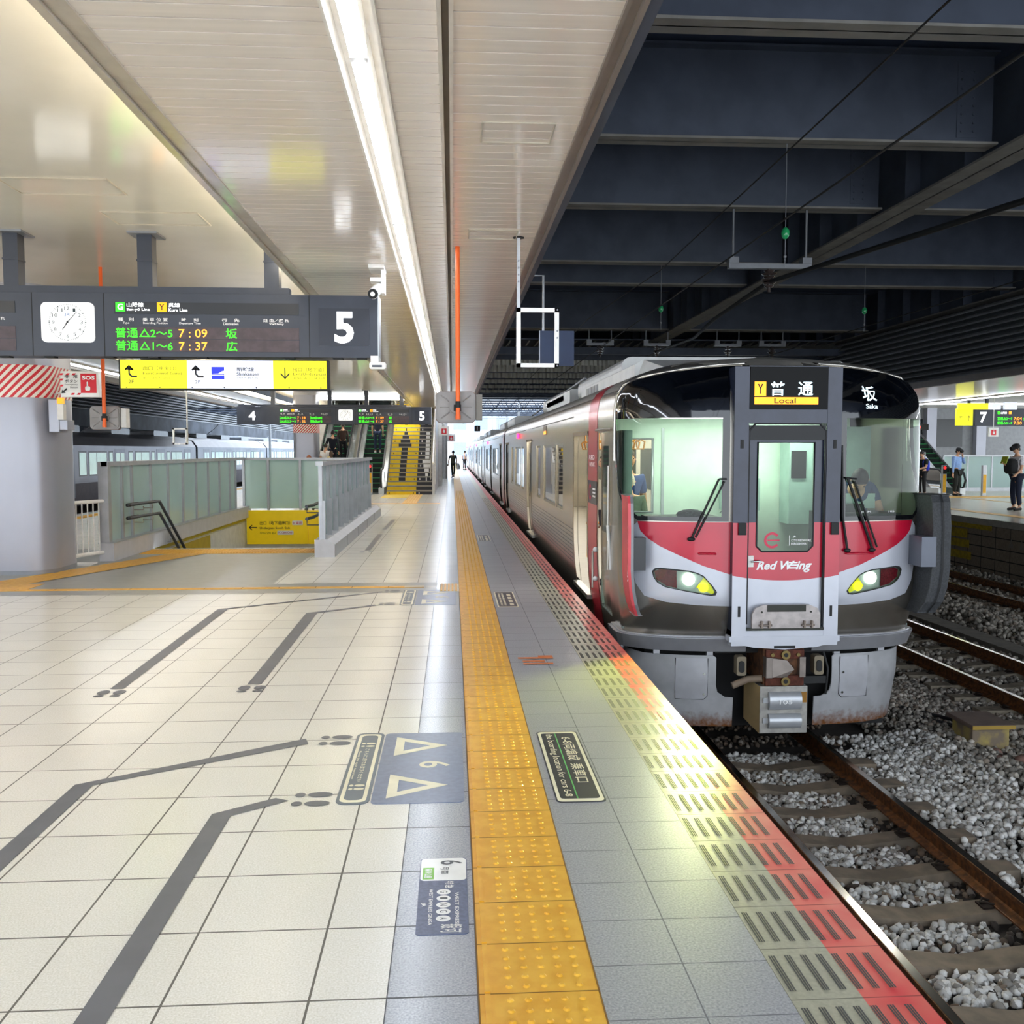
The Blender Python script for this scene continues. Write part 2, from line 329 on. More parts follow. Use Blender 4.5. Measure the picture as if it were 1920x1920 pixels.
def label6(dx,dy,lab1,lab2,group=None):
    b=B(); P=lambda a,c,z:(a+dx,c+dy,z)
    b.prism(rr(-.572,-.41,4.49,5.645,.05),.0,.003,P,0); b.prism(rr(-.556,-.426,4.515,5.62,.04),.003,.0036,P,1); b.prism(rr(-.537,-.445,4.545,5.59,.03),.0036,.0042,P,0)
    for y in (5.41,4.72):
        for s in (-1,1): shoe(b,-.49+dx,y+dy+s*.025,.085,.032,'x',1,.0048)
    text(b,'こちらに2列でお並びください',(-.50+dx,5.34+dy,.0048),.54,.026,1,(0,-1,0),(1,0,0))
    text(b,'Please line up in two rows',(-.535+dx,5.3+dy,.0048),.46,.018,1,(0,-1,0),(1,0,0))
    b.obj('queue_sticker',[Mch if 0 else mat('sticker_slate','#68717a',.35,noise=.08),Mcr],label=lab1,cat='floor sticker')
    b=B(); b.prism(rr(-.402,.052,4.49,5.63,.03),.0,.0026,P,0)
    def tri(pts,ins,m):
        o=[(x+dx,y+dy,.0034) for x,y in pts]; c=(sum(p[0] for p in pts)/3,sum(p[1] for p in pts)/3)
        i_=[(c[0]+(x-c[0])*ins+dx,c[1]+(y-c[1])*ins+dy,.0034) for x,y in pts]
        b.add(o+i_,[(0,1,4,3),(1,2,5,4),(2,0,3,5)],m)
    tri([(-.333,5.551),(-.333,5.206),(-.034,5.38)],.5,1); tri([(-.332,4.902),(-.332,4.558),(-.029,4.73)],.5,1)
    text(b,'6',(-.187+dx,5.105+dy,.0034),.108,.168,1,(0,-1,0),(1,0,0),bold=.012)
    b.obj('boarding_sticker',[Mink,Mcr],label=lab2,cat='floor sticker')
label6(0,0,'dark sticker with cream border, footprints and small text beside the large number 6 sticker','blue-grey floor sticker with two triangles and a 6 beside the yellow strip')
label6(-.02,5.9,'small dark queue sticker just below the yellow guide line','faded blue-grey triangle sticker just below the yellow guide line')
b=B(); P=lambda a,c,z:(a,c,z)
b.prism(rr(-.137,.052,3.235,3.86,.015),0,.0025,P,0); b.prism(rr(-.134,.049,3.655,3.858,.02),.0025,.003,P,1)
text(b,'6',(-.055,3.835,.0038),.04,.09,2,(0,-1,0),(1,0,0),bold=.01); text(b,'号車',(-.055,3.775,.0038),.065,.035,2,(0,-1,0),(1,0,0))
fl(b,[(-.125,3.665),(-.08,3.665),(-.08,3.77),(-.125,3.77)],3,.0036); text(b,'乗車位置',(-.118,3.76,.0042),.085,.03,1,(0,-1,0),(1,0,0)); text(b,'WEST EXPRESS',(.003,3.55,.0038),.26,.015,1,(0,-1,0),(1,0,0))
text(b,'特急',(-.035,3.645,.0038),.06,.035,1,(0,-1,0),(1,0,0))
text(b,'WEST EXPRESS GINGA',(-.095,3.58,.0038),.28,.014,1,(0,-1,0),(1,0,0)); text(b,'JR',(-.125,3.47,.0038),.03,.018,1,(0,-1,0),(1,0,0)); text(b,'銀河',(-.05,3.305,.0038),.06,.08,1,(0,-1,0),(1,0,0))
for i,c in enumerate('GINGA'):
    y=3.555-i*.052; p=[(-.04+.027*math.cos(2*PI*k/16),y+.023*math.sin(2*PI*k/16)) for k in range(16)]; fl(b,p,1,.0036)
    text(b,c,(-.053,y+.008,.0042),.016,.028,2,(0,-1,0),(1,0,0))
b.obj('boarding_sticker',[mat('sticker_dark_blue','#5a6380',.35,noise=.15,scale=60),white2,mat('ink_grey','#55575c',.4),mat('sticker_green','#8fd060',.4)],label='small white and slate sticker headed 6 with five white circles, nearest the camera',cat='floor sticker')
b=B(); b.prism(rr(.498,.742,4.455,5.61,.03),0,.0025,P,0); b.prism(rr(.505,.735,4.465,5.6,.028),.0025,.003,P,1); b.prism(rr(.522,.718,4.5,5.568,.02),.003,.0034,P,0)
fl(b,[(.603,4.5),(.61,4.5),(.61,5.568),(.603,5.568)],2,.0038)
text(b,'6-8両編成',(.63,5.49,.004),.42,.07,1,(0,-1,0),(1,0,0)); text(b,'乗車口',(.63,5.02,.004),.30,.07,1,(0,-1,0),(1,0,0)); text(b,'the boarding location for cars 6-8',(.538,5.55,.004),1.02,.05,1,(0,-1,0),(1,0,0),bold=.004)
b.obj('boarding_sign_sticker',[Mch,Mcr,mat('sticker_line_green','#5fc06a',.4)],label='long dark sign for cars 6-8 with cream border on the grey edge tiles',cat='floor sticker')
for (y0,y1,lab) in ((10.2,11.3,'dark bordered floor sign on the edge tiles near the train front'),(17.75,19.05,'dark bordered floor sign on the edge tiles farther along the train')):
    b=B(); b.prism(rr(.49,.72,y0,y1,.02),0,.0025,P,1); b.prism(rr(.505,.705,y0+.03,y1-.03,.015),.0025,.003,P,0)
    for x,a,c in ((.53,.08,.16),(.57,.08,.16),(.63,.06,.2)):
        for k in range(4 if x>.6 else 12): 
            q=(y1-y0-.2)/(4 if x>.6 else 12); fl(b,[(x,y0+.1+k*q),(x+(.045 if x>.6 else .022),y0+.1+k*q),(x+(.045 if x>.6 else .022),y0+.1+k*q+q*.7),(x,y0+.1+k*q+q*.7)],1,.0036)
    b.obj('boarding_sign_sticker',[mat('sticker_charcoal2','#4a444a',.35),Mcr],label=lab,cat='floor sticker')
b=B()
for pts in ([(.53,7.62),(.82,7.62),(.82,7.74),(.70,7.74),(.70,7.68),(.53,7.68)],[(.56,7.5),(.74,7.5),(.74,7.56),(.56,7.56)],[(.56,7.42),(.8,7.42),(.8,7.47),(.56,7.47)]): fl(b,pts)
b.obj('orange_floor_mark',[mat('floor_orange','#d9793a',.5)],label='small orange painted mark on the grey edge tiles',cat='floor marking')
# ---------------- canopy ceilings ----------------
ZC=3.58
def slats(name,x0,x1,y0,y1,lab):
    b=B(); b.box(x0,x1,y0,y1,ZC+.12,ZC+.14,1); y=y0
    while y<y1:
        b.box(x0,x1,y,min(y+.1245,y1),ZC,ZC+.022,0); y+=.1365
    o=st(b,name,[slatM,darkgap]); return o
def canopy(mx):
    f=lambda a,c:(min(mx(a),mx(c)),max(mx(a),mx(c)))
    y0,y1=1.2,66.
    x=f(-1.60,-.544); slats('ceiling',x[0],x[1],y0,y1,'')
    x=f(-.322,-.059); slats('ceiling',x[0],x[1],y0,y1,'')
    x=f(.012,.735); slats('ceiling',x[0],x[1],y0,y1,'')
    b=B()
    def bx(a,c,z0,z1,m=0): q=f(a,c); b.box(q[0],q[1],y0,y1,z0,z1,m)
    bx(-.55,-.535,ZC-.025,ZC+.12); bx(-.331,-.316,ZC-.025,ZC+.12); bx(-.55,-.316,ZC+.1,ZC+.12)      # light channel
    bx(-.06,-.04,ZC-.03,ZC+.2); bx(-.04,-.008,ZC+.03,ZC+.2,1); bx(-.008,.012,ZC-.03,ZC+.2)       # groove
    bx(.735,.755,ZC-.02,ZC+.3,2); bx(.755,.80,ZC-.005,ZC+.3,2); bx(.80,.824,ZC-.03,ZC+.45,2)         # fascia
    bx(-1.66,-1.60,ZC-.012,ZC+.16,3); bx(-1.705,-1.66,ZC+.0,ZC+.1,3); bx(-1.75,-1.705,ZC-.02,ZC+.07,3)  # cove trim
    st(b,'ceiling_trim',[mat('channel_white','#d9d2c6',.3),mat('groove_grey','#8f877d',.6),mat('fascia_brown_grey','#8f857e',.35,.3),mat('cove_trim','#c9c0b2',.2,.2)])
    if mx(1)!=1:
        pass
canopy(lambda x:x); MX=lambda x:-8.6-x; canopy(MX)
b=B(); b.box(-6.86,-1.72,1.2,52,3.95,3.97,0); st(b,'ceiling',[cream])
b=B(); b.box(.82,.9,YB,66,3.6,6.8); b.box(-9.5,-9.42,YB,66,3.6,6.8); b.box(-9.42,.82,-2,1.2,3.6,3.7); st(b,'wall_canopy',[dark])
# concealed cove lamps shine across the raised ceiling
b=B()
for x in (-1.80,-6.80): b.box(x-.02,x+.02,2,50,3.66,3.69,0)
b.obj('cove_light',[mat('cove_lamp','#fff3dd',.4,emit='#fff3da',es=7)],label='warm concealed cove lamp line along the raised ceiling',cat='light')
# ceiling lamps
def lampset(xc,n,side):
    b=B(); b.prism([(xc+.043*math.cos(-PI*k/10),ZC-.006+.043*math.sin(-PI*k/10)) for k in range(11)],4.68,7.86,lambda a,c,y:(a,y,c),0,True)
    t=thing('ceiling_light','',  'ceiling light',(xc,4.68,ZC),group='tube lamps in the light channels')
    b.obj('tube',[TUBE],t); c=B(); c.box(xc-.042,xc+.042,4.62,4.68,ZC-.035,ZC+.03); c.box(xc-.043,xc+.043,4.68,7.86,ZC-.005,ZC+.1); c.obj('end_cap',[white],t)
    t['label']='white tube lamp in the ceiling channel above the '+side
    c0=clone(t,(0,-3.27,0))
    for i in range(1,n): clone(t,(0,3.27*i,0))
lampset(-.435,17,'yellow tactile strip'); lampset(-8.6+.435,14,'track side beyond the signs')
b=B()
for (x,y) in ((-3.75,8.2),(-3.3,9.3),(-5.9,8.5)):
    for a,c in (((x,y),(x+.9,y)),((x+.9,y),(x+.9,y+.5)),((x+.9,y+.5),(x,y+.5)),((x,y+.5),(x,y))): b.tube([(a[0],a[1],3.945),(c[0],c[1],3.945)],.007,0,6)
for (x,y) in ((.18,5.55),(.15,8.2)):
    for a,c in (((x,y),(x+.42,y)),((x+.42,y),(x+.42,y+.35)),((x+.42,y+.35),(x,y+.35)),((x,y+.35),(x,y))): b.tube([(a[0],a[1],3.577),(c[0],c[1],3.577)],.006,0,6)
st(b,'ceiling_hatch',[mat('hatch_edge','#c2b9a8',.3)])
# ---------------- track hall roof ----------------
deckM=mat('roof_deck','#414d66',.7,noise=.1,scale=1.5)
b=B()
for x0,x1 in ((.8,40),(-40,-9.4)): b.box(x0,x1,-6,66,6.95,7.05,0)
b.box(-10,1,-6,66,7.2,7.3,0)
st(b,'ceiling_deck',[deckM])
def ibeam(b,x0,x1,y,zb,h,fw=.3,m=0):
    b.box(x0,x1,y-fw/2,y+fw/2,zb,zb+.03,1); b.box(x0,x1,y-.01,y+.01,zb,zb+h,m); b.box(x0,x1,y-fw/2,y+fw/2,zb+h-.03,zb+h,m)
def ibeamY(b,x,y0,y1,zb,h,fw=.5,m=0):
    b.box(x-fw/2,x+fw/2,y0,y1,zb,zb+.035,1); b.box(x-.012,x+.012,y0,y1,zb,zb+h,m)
    y=y0+.6
    while y<y1: b.box(x-fw/2+.02,x+fw/2-.02,y,y+.012,zb,zb+h,m); y+=1.75
G='steel cross beams under the track roof'
def cross(y,zb,h,fw,lab,spans=((.85,7.14),(7.7,13.9),(14.5,30),(-30,-9.5))):
    for i,(x0,x1) in enumerate(spans):
        b=B(); ibeam(b,x0,x1,y,zb,h,fw)
        for xx in (x0+.25,x1-.35):
            b.box(xx-.14,xx+.14,y-.022,y-.01,zb+.12,zb+h-.1)
            for k in range(int((h-.3)/.11)):
                for dx in (-.08,.08): b.cyl((xx+dx,y-.04,zb+.2+k*.11),(xx+dx,y-.02,zb+.2+k*.11),.018,0,6)
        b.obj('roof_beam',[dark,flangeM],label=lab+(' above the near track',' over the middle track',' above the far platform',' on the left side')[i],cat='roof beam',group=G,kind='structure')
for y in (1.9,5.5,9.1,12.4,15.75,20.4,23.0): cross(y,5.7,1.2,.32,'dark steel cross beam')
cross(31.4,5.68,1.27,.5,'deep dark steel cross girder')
for i,(x,lab) in enumerate(((7.42,'long dark girder running between the near and middle tracks'),(14.2,'long dark girder above the far platform edge'),(-14,'long dark girder over the left tracks'))):
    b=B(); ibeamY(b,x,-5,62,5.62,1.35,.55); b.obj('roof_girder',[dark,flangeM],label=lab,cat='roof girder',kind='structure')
# lower corrugated roof farther along
b=B(); y=34.
while y<64:
    b.box(.9,30,y,y+.25,5.15,5.4,0); b.box(-30,-9.5,y,y+.25,5.15,5.4,0)
    x=.9
    while x<16: b.add([(x,y,5.42),(x+.14,y,5.62),(x+.2,y,5.62),(x+.2,y+1.7,5.62),(x+.14,y+1.7,5.62),(x,y+1.7,5.42)],[(0,1,4,5),(1,2,3,4)],1); x+=.34
    y+=2.0
for yy in (36.5,39.7,43,46.4,50,54):
    x=.9; vs=[]
    while x<14: vs+=[(x,yy,0),(x+.1,yy,0),(x+.17,yy+.12,0),(x+.27,yy+.12,0)]; x+=.34
    n=len(vs); b.add([(a,c,4.98) for a,c,_ in vs]+[(a,c,5.34) for a,c,_ in vs],[(k,k+1,n+k+1,n+k) for k in range(n-1)],1)
b.box(.9,30,34,64,5.66,5.7,0); b.box(-30,-9.5,34,64,5.66,5.7,0)
st(b,'ceiling_corrugated',[dark,mat('corrugated_grey','#c6c6be',.5,.1)])
for i in range(5):
    y=66+i*3.2; b=B()
    for z in (4.6,5.3): b.tube([(.9,y,z),(16,y,z)],.06,0,6); b.tube([(-26,y,z),(-10,y,z)],.06,0,6)
    x=1.
    while x<16: b.tube([(x,y,4.6),(x+.5,y,5.3),(x+1,y,4.6)],.03,0,5); x+=1
    b.obj('truss_beam',[dark],label='thin dark lattice truss crossing high over the tracks beyond the roof',cat='truss beam',group='lattice trusses beyond the roof',kind='structure')
# louvred screens above the neighbouring canopies
lou=mat('louvre_grey','#c4c8cc',.5,.1)
for x,nm,s in ((14.05,'wall_right',1),(-18.1,'wall_left',-1)):
    b=B(); b.box(x+.25*s if s>0 else x-.3,x+.3 if s>0 else x-.25,-6,120,3.7,5.7,1)
    z=3.78
    while z<5.6:
        x2=x+.16*s; b.add([(x,-6,z),(x,120,z),(x2,120,z+.09),(x2,-6,z+.09),(x,-6,z+.012),(x,120,z+.012),(x2,120,z+.102),(x2,-6,z+.102)],[(0,1,2,3),(4,5,6,7),(0,1,5,4)],0); b.box(min(x,x+.015*s),max(x,x+.015*s),-6,120,z-.02,z+.022,0); z+=.17
    st(b,nm,[lou,mat('louvre_dark','#4a4f55',.8)])
# ---------------- track bed ----------------
ZR=-1.15
bedM=mat('track_bed_soil','#2e2823',.95,noise=.2,scale=8,bump=.5)
b=B()
b.box(1.4,13.4,YB,130,-1.6,-1.385,0); b.box(-40,XL+.05,YB,130,-1.6,-1.385,0)
b.add([(4.55,YB,-1.38),(4.55,130,-1.38),(5.1,130,-1.26),(5.1,YB,-1.26)],[(0,3,2,1)],0); b.add([(5.1,YB,-1.26),(5.1,130,-1.26),(5.8,130,-1.38),(5.8,YB,-1.38)],[(0,3,2,1)],0)
st(b,'ground',[bedM])
railM=mat('rail_rust','#5a3c28',.55,.6,col2='#8a5a34',scale=20,bump=.15); railT=mat('rail_head','#a8a29a',.16,1.0,noise=.1)
def rail(x,y0,y1,lab,grp):
    b=B(); pr=[(-.0635,0),(.0635,0),(.0635,.012),(.02,.03),(.009,.04),(.009,.105),(.0325,.118),(.0325,.148),(-.0325,.148),(-.0325,.118),(-.009,.105),(-.009,.04),(-.02,.03),(-.0635,.012)]
    b.prism(pr,y0,y1,lambda a,c,y:(x+a,y,ZR-.15+c),0); b.box(x-.027,x+.027,y0,y1,ZR-.004,ZR+.0015,1)
    b.obj('rail',[railM,railT],label=lab,cat='rail',group=grp)
rail(2.51,-3,120,'left rail of the near track gleaming beside the platform edge','near track rails'); rail(3.61,-3,120,'brown right rail of the near track under the train','near track rails')
rail(6.54,-3,120,'left rail of the empty middle track','middle track rails'); rail(7.66,-3,120,'right rail of the empty middle track','middle track rails')
rail(10.75,-3,120,'left rail of the track beside the far platform','far track rails'); rail(11.85,-3,120,'right rail of the track beside the far platform','far track rails')
for x in (-11.15,-12.25,-15.15,-16.25): rail(x,6,100,'rail beyond the left platform edge beneath the grey train','left track rails')
def sleeper(xc,y):
    b=B(); n=12; top=[];
    for i in range(n+1):
        u=-1+2*i/n; top.append((xc+u*1.0,-1.305-.05*(1-min(1,abs(abs(u)-.0)/.5))**1.2))
    for (ya,yb) in ((y-.11,y+.11),):
        vs=[];
        for x,z in top: vs+=[(x,ya,-1.45),(x,ya+.02,z),(x,yb-.02,z),(x,yb,-1.45)]
        fs=[]
        for i in range(n):
            a=4*i; fs+=[(a,a+4,a+5,a+1),(a+1,a+5,a+6,a+2),(a+2,a+6,a+7,a+3)]
        fs+=[(0,1,2,3),(4*n,4*n+3,4*n+2,4*n+1)]; b.add(vs,fs,0)
    return b
slM=mat('sleeper_concrete','#6e6355',.9,noise=.15,scale=7,bump=.25,col2='#857664'); slW=mat('sleeper_pale','#8b8170',.9,noise=.2,scale=10,bump=.3)
clipM=mat('clip_iron','#2c211a',.8,.3)
def sleepers(xc,y0,y1,lab,m):
    t=thing('sleeper',lab,'sleeper',(xc,y0,-1.45),group=lab+' set')
    sleeper(xc,y0).obj('sleeper_block',[m],t); c=B()
    for rx in (-.55,.55):
        for s in (-1,1): 
            c.tube([(xc+rx+s*.05,y0-.03,-1.29),(xc+rx+s*.11,y0-.03,-1.27),(xc+rx+s*.13,y0+.01,-1.29),(xc+rx+s*.1,y0+.04,-1.275),(xc+rx+s*.055,y0+.03,-1.285)],.009,0,5)
            c.box(xc+rx+s*.09-.05,xc+rx+s*.09+.05,y0-.05,y0+.05,-1.31,-1.298)
    c.obj('rail_clip',[clipM],t)
    n=int((y1-y0)/.58)
    for i in range(1,n): clone(t,(0,.58*i,0))
sleepers(3.06,2.4,9.4,'brown concrete sleeper under the near track in front of the train',slM)
sleepers(7.10,8.2,36,'pale concrete sleeper of the empty middle track',slW)
sleepers(11.3,14,46,'dark concrete sleeper of the track beside the far platform',slM)
# ballast: crushed stone, far too many to count
def stones(name,regs,mats_,lab):
    ico=bmesh.new(); bmesh.ops.create_icosphere(ico,subdivisions=1,radius=1); V=np.array([v.co[:] for v in ico.verts]); F=np.array([[v.index for v in f.verts] for f in ico.faces]); ico.free()
    Vs=[];Fs=[];off=0
    for (x0,x1,y0,y1,n,s0,s1,z0,zj,bump) in regs:
        c=np.stack([rng.uniform(x0,x1,n),rng.uniform(y0,y1,n),z0+rng.uniform(-zj,zj,n)],1)
        if bump: c[:,2]+=bump[1]*np.clip(1-np.abs(c[:,0]-bump[0])/bump[2],0,1)
        keep=np.ones(n,bool)
        for xc,ys in ((3.06,2.4),(7.10,8.2)): u=(c[:,1]-ys)/.58; keep&=~((np.abs(c[:,0]-xc)<1.02)&(np.abs(u-np.round(u))*.58<.118))
        if z0<-1.35 or y1<10: c=c[keep]; n=len(c)
        s=rng.uniform(s0,s1,n)[:,None]*rng.uniform(.65,1.25,(n,3))
        q=rng.normal(size=(n,4)); q/=np.linalg.norm(q,axis=1)[:,None]; a,b_,c_,d=q.T
        Rm=np.stack([1-2*(c_*c_+d*d),2*(b_*c_-a*d),2*(b_*d+a*c_),2*(b_*c_+a*d),1-2*(b_*b_+d*d),2*(c_*d-a*b_),2*(b_*d-a*c_),2*(c_*d+a*b_),1-2*(b_*b_+c_*c_)],1).reshape(n,3,3)
        P_=(V[None]*(1+rng.uniform(-.24,.2,(n,len(V),1))))*s[:,None,:]; P_=np.einsum('nij,nkj->nki',Rm,P_)+c[:,None]
        Vs.append(P_.reshape(-1,3)); Fs.append((F[None]+off+np.arange(n)[:,None,None]*len(V)).reshape(-1,3)); off+=n*len(V)
    Vv=np.concatenate(Vs); Ff=np.concatenate(Fs)
    me=bpy.data.meshes.new(name); me.vertices.add(len(Vv)); me.vertices.foreach_set('co',Vv.ravel()); me.loops.add(Ff.size); me.loops.foreach_set('vertex_index',Ff.ravel().astype(np.int32))
    me.polygons.add(len(Ff)); me.polygons.foreach_set('loop_start',np.arange(0,Ff.size,3,dtype=np.int32)); me.update(calc_edges=True); me.validate()
    me.materials.append(mats_); o=bpy.data.objects.new(name,me); COL.objects.link(o); return tag(o,lab,'ballast',kind='stuff')
def stonemat(name,cols):
    m=bpy.data.materials.new(name); m.use_nodes=True; n=m.node_tree; bb=n.nodes['Principled BSDF']; bb.inputs['Roughness'].default_value=.85
    g=n.nodes.new('ShaderNodeNewGeometry'); r=n.nodes.new('ShaderNodeValToRGB'); r.color_ramp.interpolation='CONSTANT'
    while len(r.color_ramp.elements)<len(cols): r.color_ramp.elements.new(.5)
    for i,c in enumerate(cols): e=r.color_ramp.elements[i]; e.position=i/len(cols); e.color=srgb(c)
    n.links.new(g.outputs['Random Per Island'],r.inputs[0]); n.links.new(r.outputs[0],bb.inputs['Base Color']); return m
Sw=stonemat('ballast_white',['#b9b6b0','#d8d5cf','#a39f98','#c6c3bd','#8a847c','#e0ddd8'])
Sb=stonemat('ballast_brown',['#5a4c40','#6d5a4a','#463c34','#7a6a5a','#8a8076','#3c342e'])
Sd=stonemat('ballast_grey',['#8a847b','#9d968b','#706b63','#b0a99d','#625d55','#beb6aa','#8c7f71'])
stones('ballast',[(2.72,3.42,2.4,9.2,4200,.018,.036,-1.365,.015,None),(3.85,5.0,2.6,9.6,5200,.018,.038,-1.335,.02,(5.1,.1,.6))],Sw,'clean pale crushed stones around the near track sleepers')
stones('ballast',[(1.5,4.1,2.4,11,6200,.018,.036,-1.375,.012,None)],Sb,'brown stained crushed stones beside the near rails')
stones('ballast',[(4.5,6.5,4.5,12,6500,.018,.04,-1.36,.02,(5.1,.11,.6)),(5.5,10.4,7,18,14000,.022,.042,-1.355,.02,None),(8.6,13.2,14,34,9000,.03,.055,-1.34,.03,(9.3,.12,.8)),(5,8.5,18,34,4500,.03,.05,-1.35,.02,None)],Sd,'dark grey crushed stones around the middle and far tracks')
b=B()
for i in range(14): b.box(8.28,8.66,6+i*2.0,7.97+i*2.0,-1.40,-1.27)
b.obj('cable_trough',[mat('trough_concrete','#6f6a62',.9,noise=.12,bump=.2)],label='grey concrete cable trough lid running beside the middle track',cat='cable trough')
# stone box between the tracks
t=thing('track_junction_box','weathered brown stone box with peeling yellow paint between the tracks','junction box',(5.45,9.35,-1.3))
b=B(); b.box(5.27,5.66,9.15,9.55,-1.36,-1.12); b.obj('base',[mat('box_stone','#7a6c5c',.9,col2='#b9a552',scale=5,bump=.4)],t,bevel=.01)
b=B(); b.box(5.24,5.69,9.10,9.62,-1.12,-1.075); b.obj('lid',[mat('box_lid','#6a5a50',.85,noise=.12)],t,bevel=.006)
b=B(); b.box(5.24,5.69,9.095,9.10,-1.118,-1.08); b.obj('paint_edge',[mat('old_yellow','#a5873a',.8)],t)
for (x,y,r) in ((5.05,8.8,.09),(5.33,8.75,.08),(5.55,8.7,.1),(5.4,8.95,.07)):
    b=B(); b.sph((x,y,-1.3),(r,r*.8,r*.5),0,5); b.v=[(a+random.uniform(-.008,.008),c+random.uniform(-.008,.008),d+random.uniform(-.006,.006)) for a,c,d in b.v]
    b.obj('loose_rock',[mat('rock_red','#7d5f54',.9,noise=.2,bump=.4)],label='reddish rock lying on the ballast in front of the stone box',cat='rock',group='reddish rocks before the stone box')
for yy,lab in ((12.2,'black cable looping across the ballast behind the stone box'),(12.6,'second thin black cable over the ballast behind the stone box')):
    b=B(); b.tube([(4.55,yy-.5,-1.25),(4.8,yy-1.2,-1.29),(5.2,yy-2.1,-1.27),(5.5,yy-2.6,-1.27),(5.55,9.65,-1.25)],.02,0,6); b.obj('cable',[rubber],label=lab,cat='cable')
# overhead wires
def wire(pts,r,lab,nm='overhead_wire'): b=B(); b.tube(pts,r,0,6); b.obj(nm,[blackm],label=lab,cat='overhead wire')
wire([(3.07,-3,3.83),(3.07,60,3.83)],.009,'thin contact wire above the front of the train')
wire([(7.1,-3,3.83),(7.1,60,3.83)],.009,'thin contact wire over the empty middle track')
wire([(5.2,-3,3.9),(5.3,5,3.88),(5.3,8.5,4.0),(5.3,12,4.25),(5.3,15.75,4.52),(5.3,19,4.36),(5.9,23,4.45),(6.8,31.4,4.98),(6.6,45,4.6),(6.6,60,4.5)],.035,'thick black feeder cable sweeping above the train roof')
wire([(3.07,-3,4.6),(3.07,14,4.35),(3.0,21,4.6),(3.0,60,4.3)],.008,'thin messenger wire higher above the near track')
insG=mat('insulator_green','#2fae6a',.15,spec=.8)
def hanger(x,y,z,lab):
    t=thing('wire_hanger',lab,'insulator',(x,y,z)); b=B(); b.sph((x,y,z),(.055,.055,.08),0,6); b.obj('insulator',[insG],t)
    b=B(); b.tube([(x,y,z+.05),(x,y,5.7)],.006,0,5); b.tube([(x,y,z-.05),(x,y,z-.45)],.006,0,5); b.sph((x,y,z-.3),.022,0,5); b.obj('hanger_rod',[grey],t)
hanger(4.38,12.4,4.55,'bright green insulator hanging under the roof beams above the train'); hanger(4.5,20.4,4.75,'small green insulator hanging farther along the roof beams'); hanger(9.0,20.4,4.75,'small green insulator hanging to the right over the middle track')
def bracket(x,y,z,lab,L_=1.4):
    t=thing('wire_support',lab,'wire support',(x,y,z),group=None); b=B(); b.box(x-L_/2,x+L_/2,y-.06,y+.06,z+.28,z+.36); b.box(x-L_/2,x-L_/2+.16,y-.08,y+.08,z+.36,z+.46); b.box(x+L_/2-.16,x+L_/2,y-.08,y+.08,z+.36,z+.46)
    b.tube([(x-L_/2+.08,y,z+.4),(x-L_/2+.08,y,5.72)],.02,0,6); b.tube([(x+L_/2-.08,y,z+.4),(x+L_/2-.08,y,5.72)],.02,0,6); b.obj('bar',[grey],t)
    b=B()
    for k,r in enumerate((.09,.13,.1,.14,.11,.08)): b.cyl((x,y,z+.25-k*.05),(x,y,z+.22-k*.05),r,0,12,r*.7)
    b.cyl((x,y,z+.28),(x,y,z-.1),.03); b.obj('insulator',[mat('insulator_brown','#4a3f3c',.25,spec=.7)],t)
bracket(5.3,15.75,4.45,'insulated wire support carrying the thick cable above the train')
for x,y,z,lab in ((4.9,31.4,4.9,'insulated wire support above the near track'),(6.8,31.4,4.9,'insulated wire support left of the thick cable bend'),(9.2,31.4,4.9,'insulated wire support over the middle track'),(10.7,31.4,4.9,'insulated wire support right of the middle track'),(15.2,31.4,4.9,'insulated wire support near the right louvres')): bracket(x,y,z,lab,.9)
for i in range(4):
    y=72+i*16; b=B(); b.tube([(.95+i*.02,y,-1),(.95,y,6.2)],.07,0,6) if 0 else None
    for x in (5.05,9.4,-13.6): b.tube([(x,y,-1.3),(x,y,7)],.1,0,6)
    for z in (5.8,6.4): b.tube([(-14,y,z),(10,y,z)],.05,0,6)
    b.obj('line_gantry',[lgrey],label='pale steel gantry spanning the tracks in the far daylight',cat='gantry',group='distant gantries')
b=B(); b.box(-45,60,150,152,-2,9,0)
for i in range(30): b.box(-44+i*3.4,-42+i*3.4,149.9,150,1,3,1); b.box(-44+i*3.4,-42+i*3.4,149.9,150,5,7,1)
b.obj('distant_building',[mat('far_building','#c3ced8',.8),mat('far_window','#8fa3b5',.3)],label='pale building closing the view far down the tracks',cat='building')
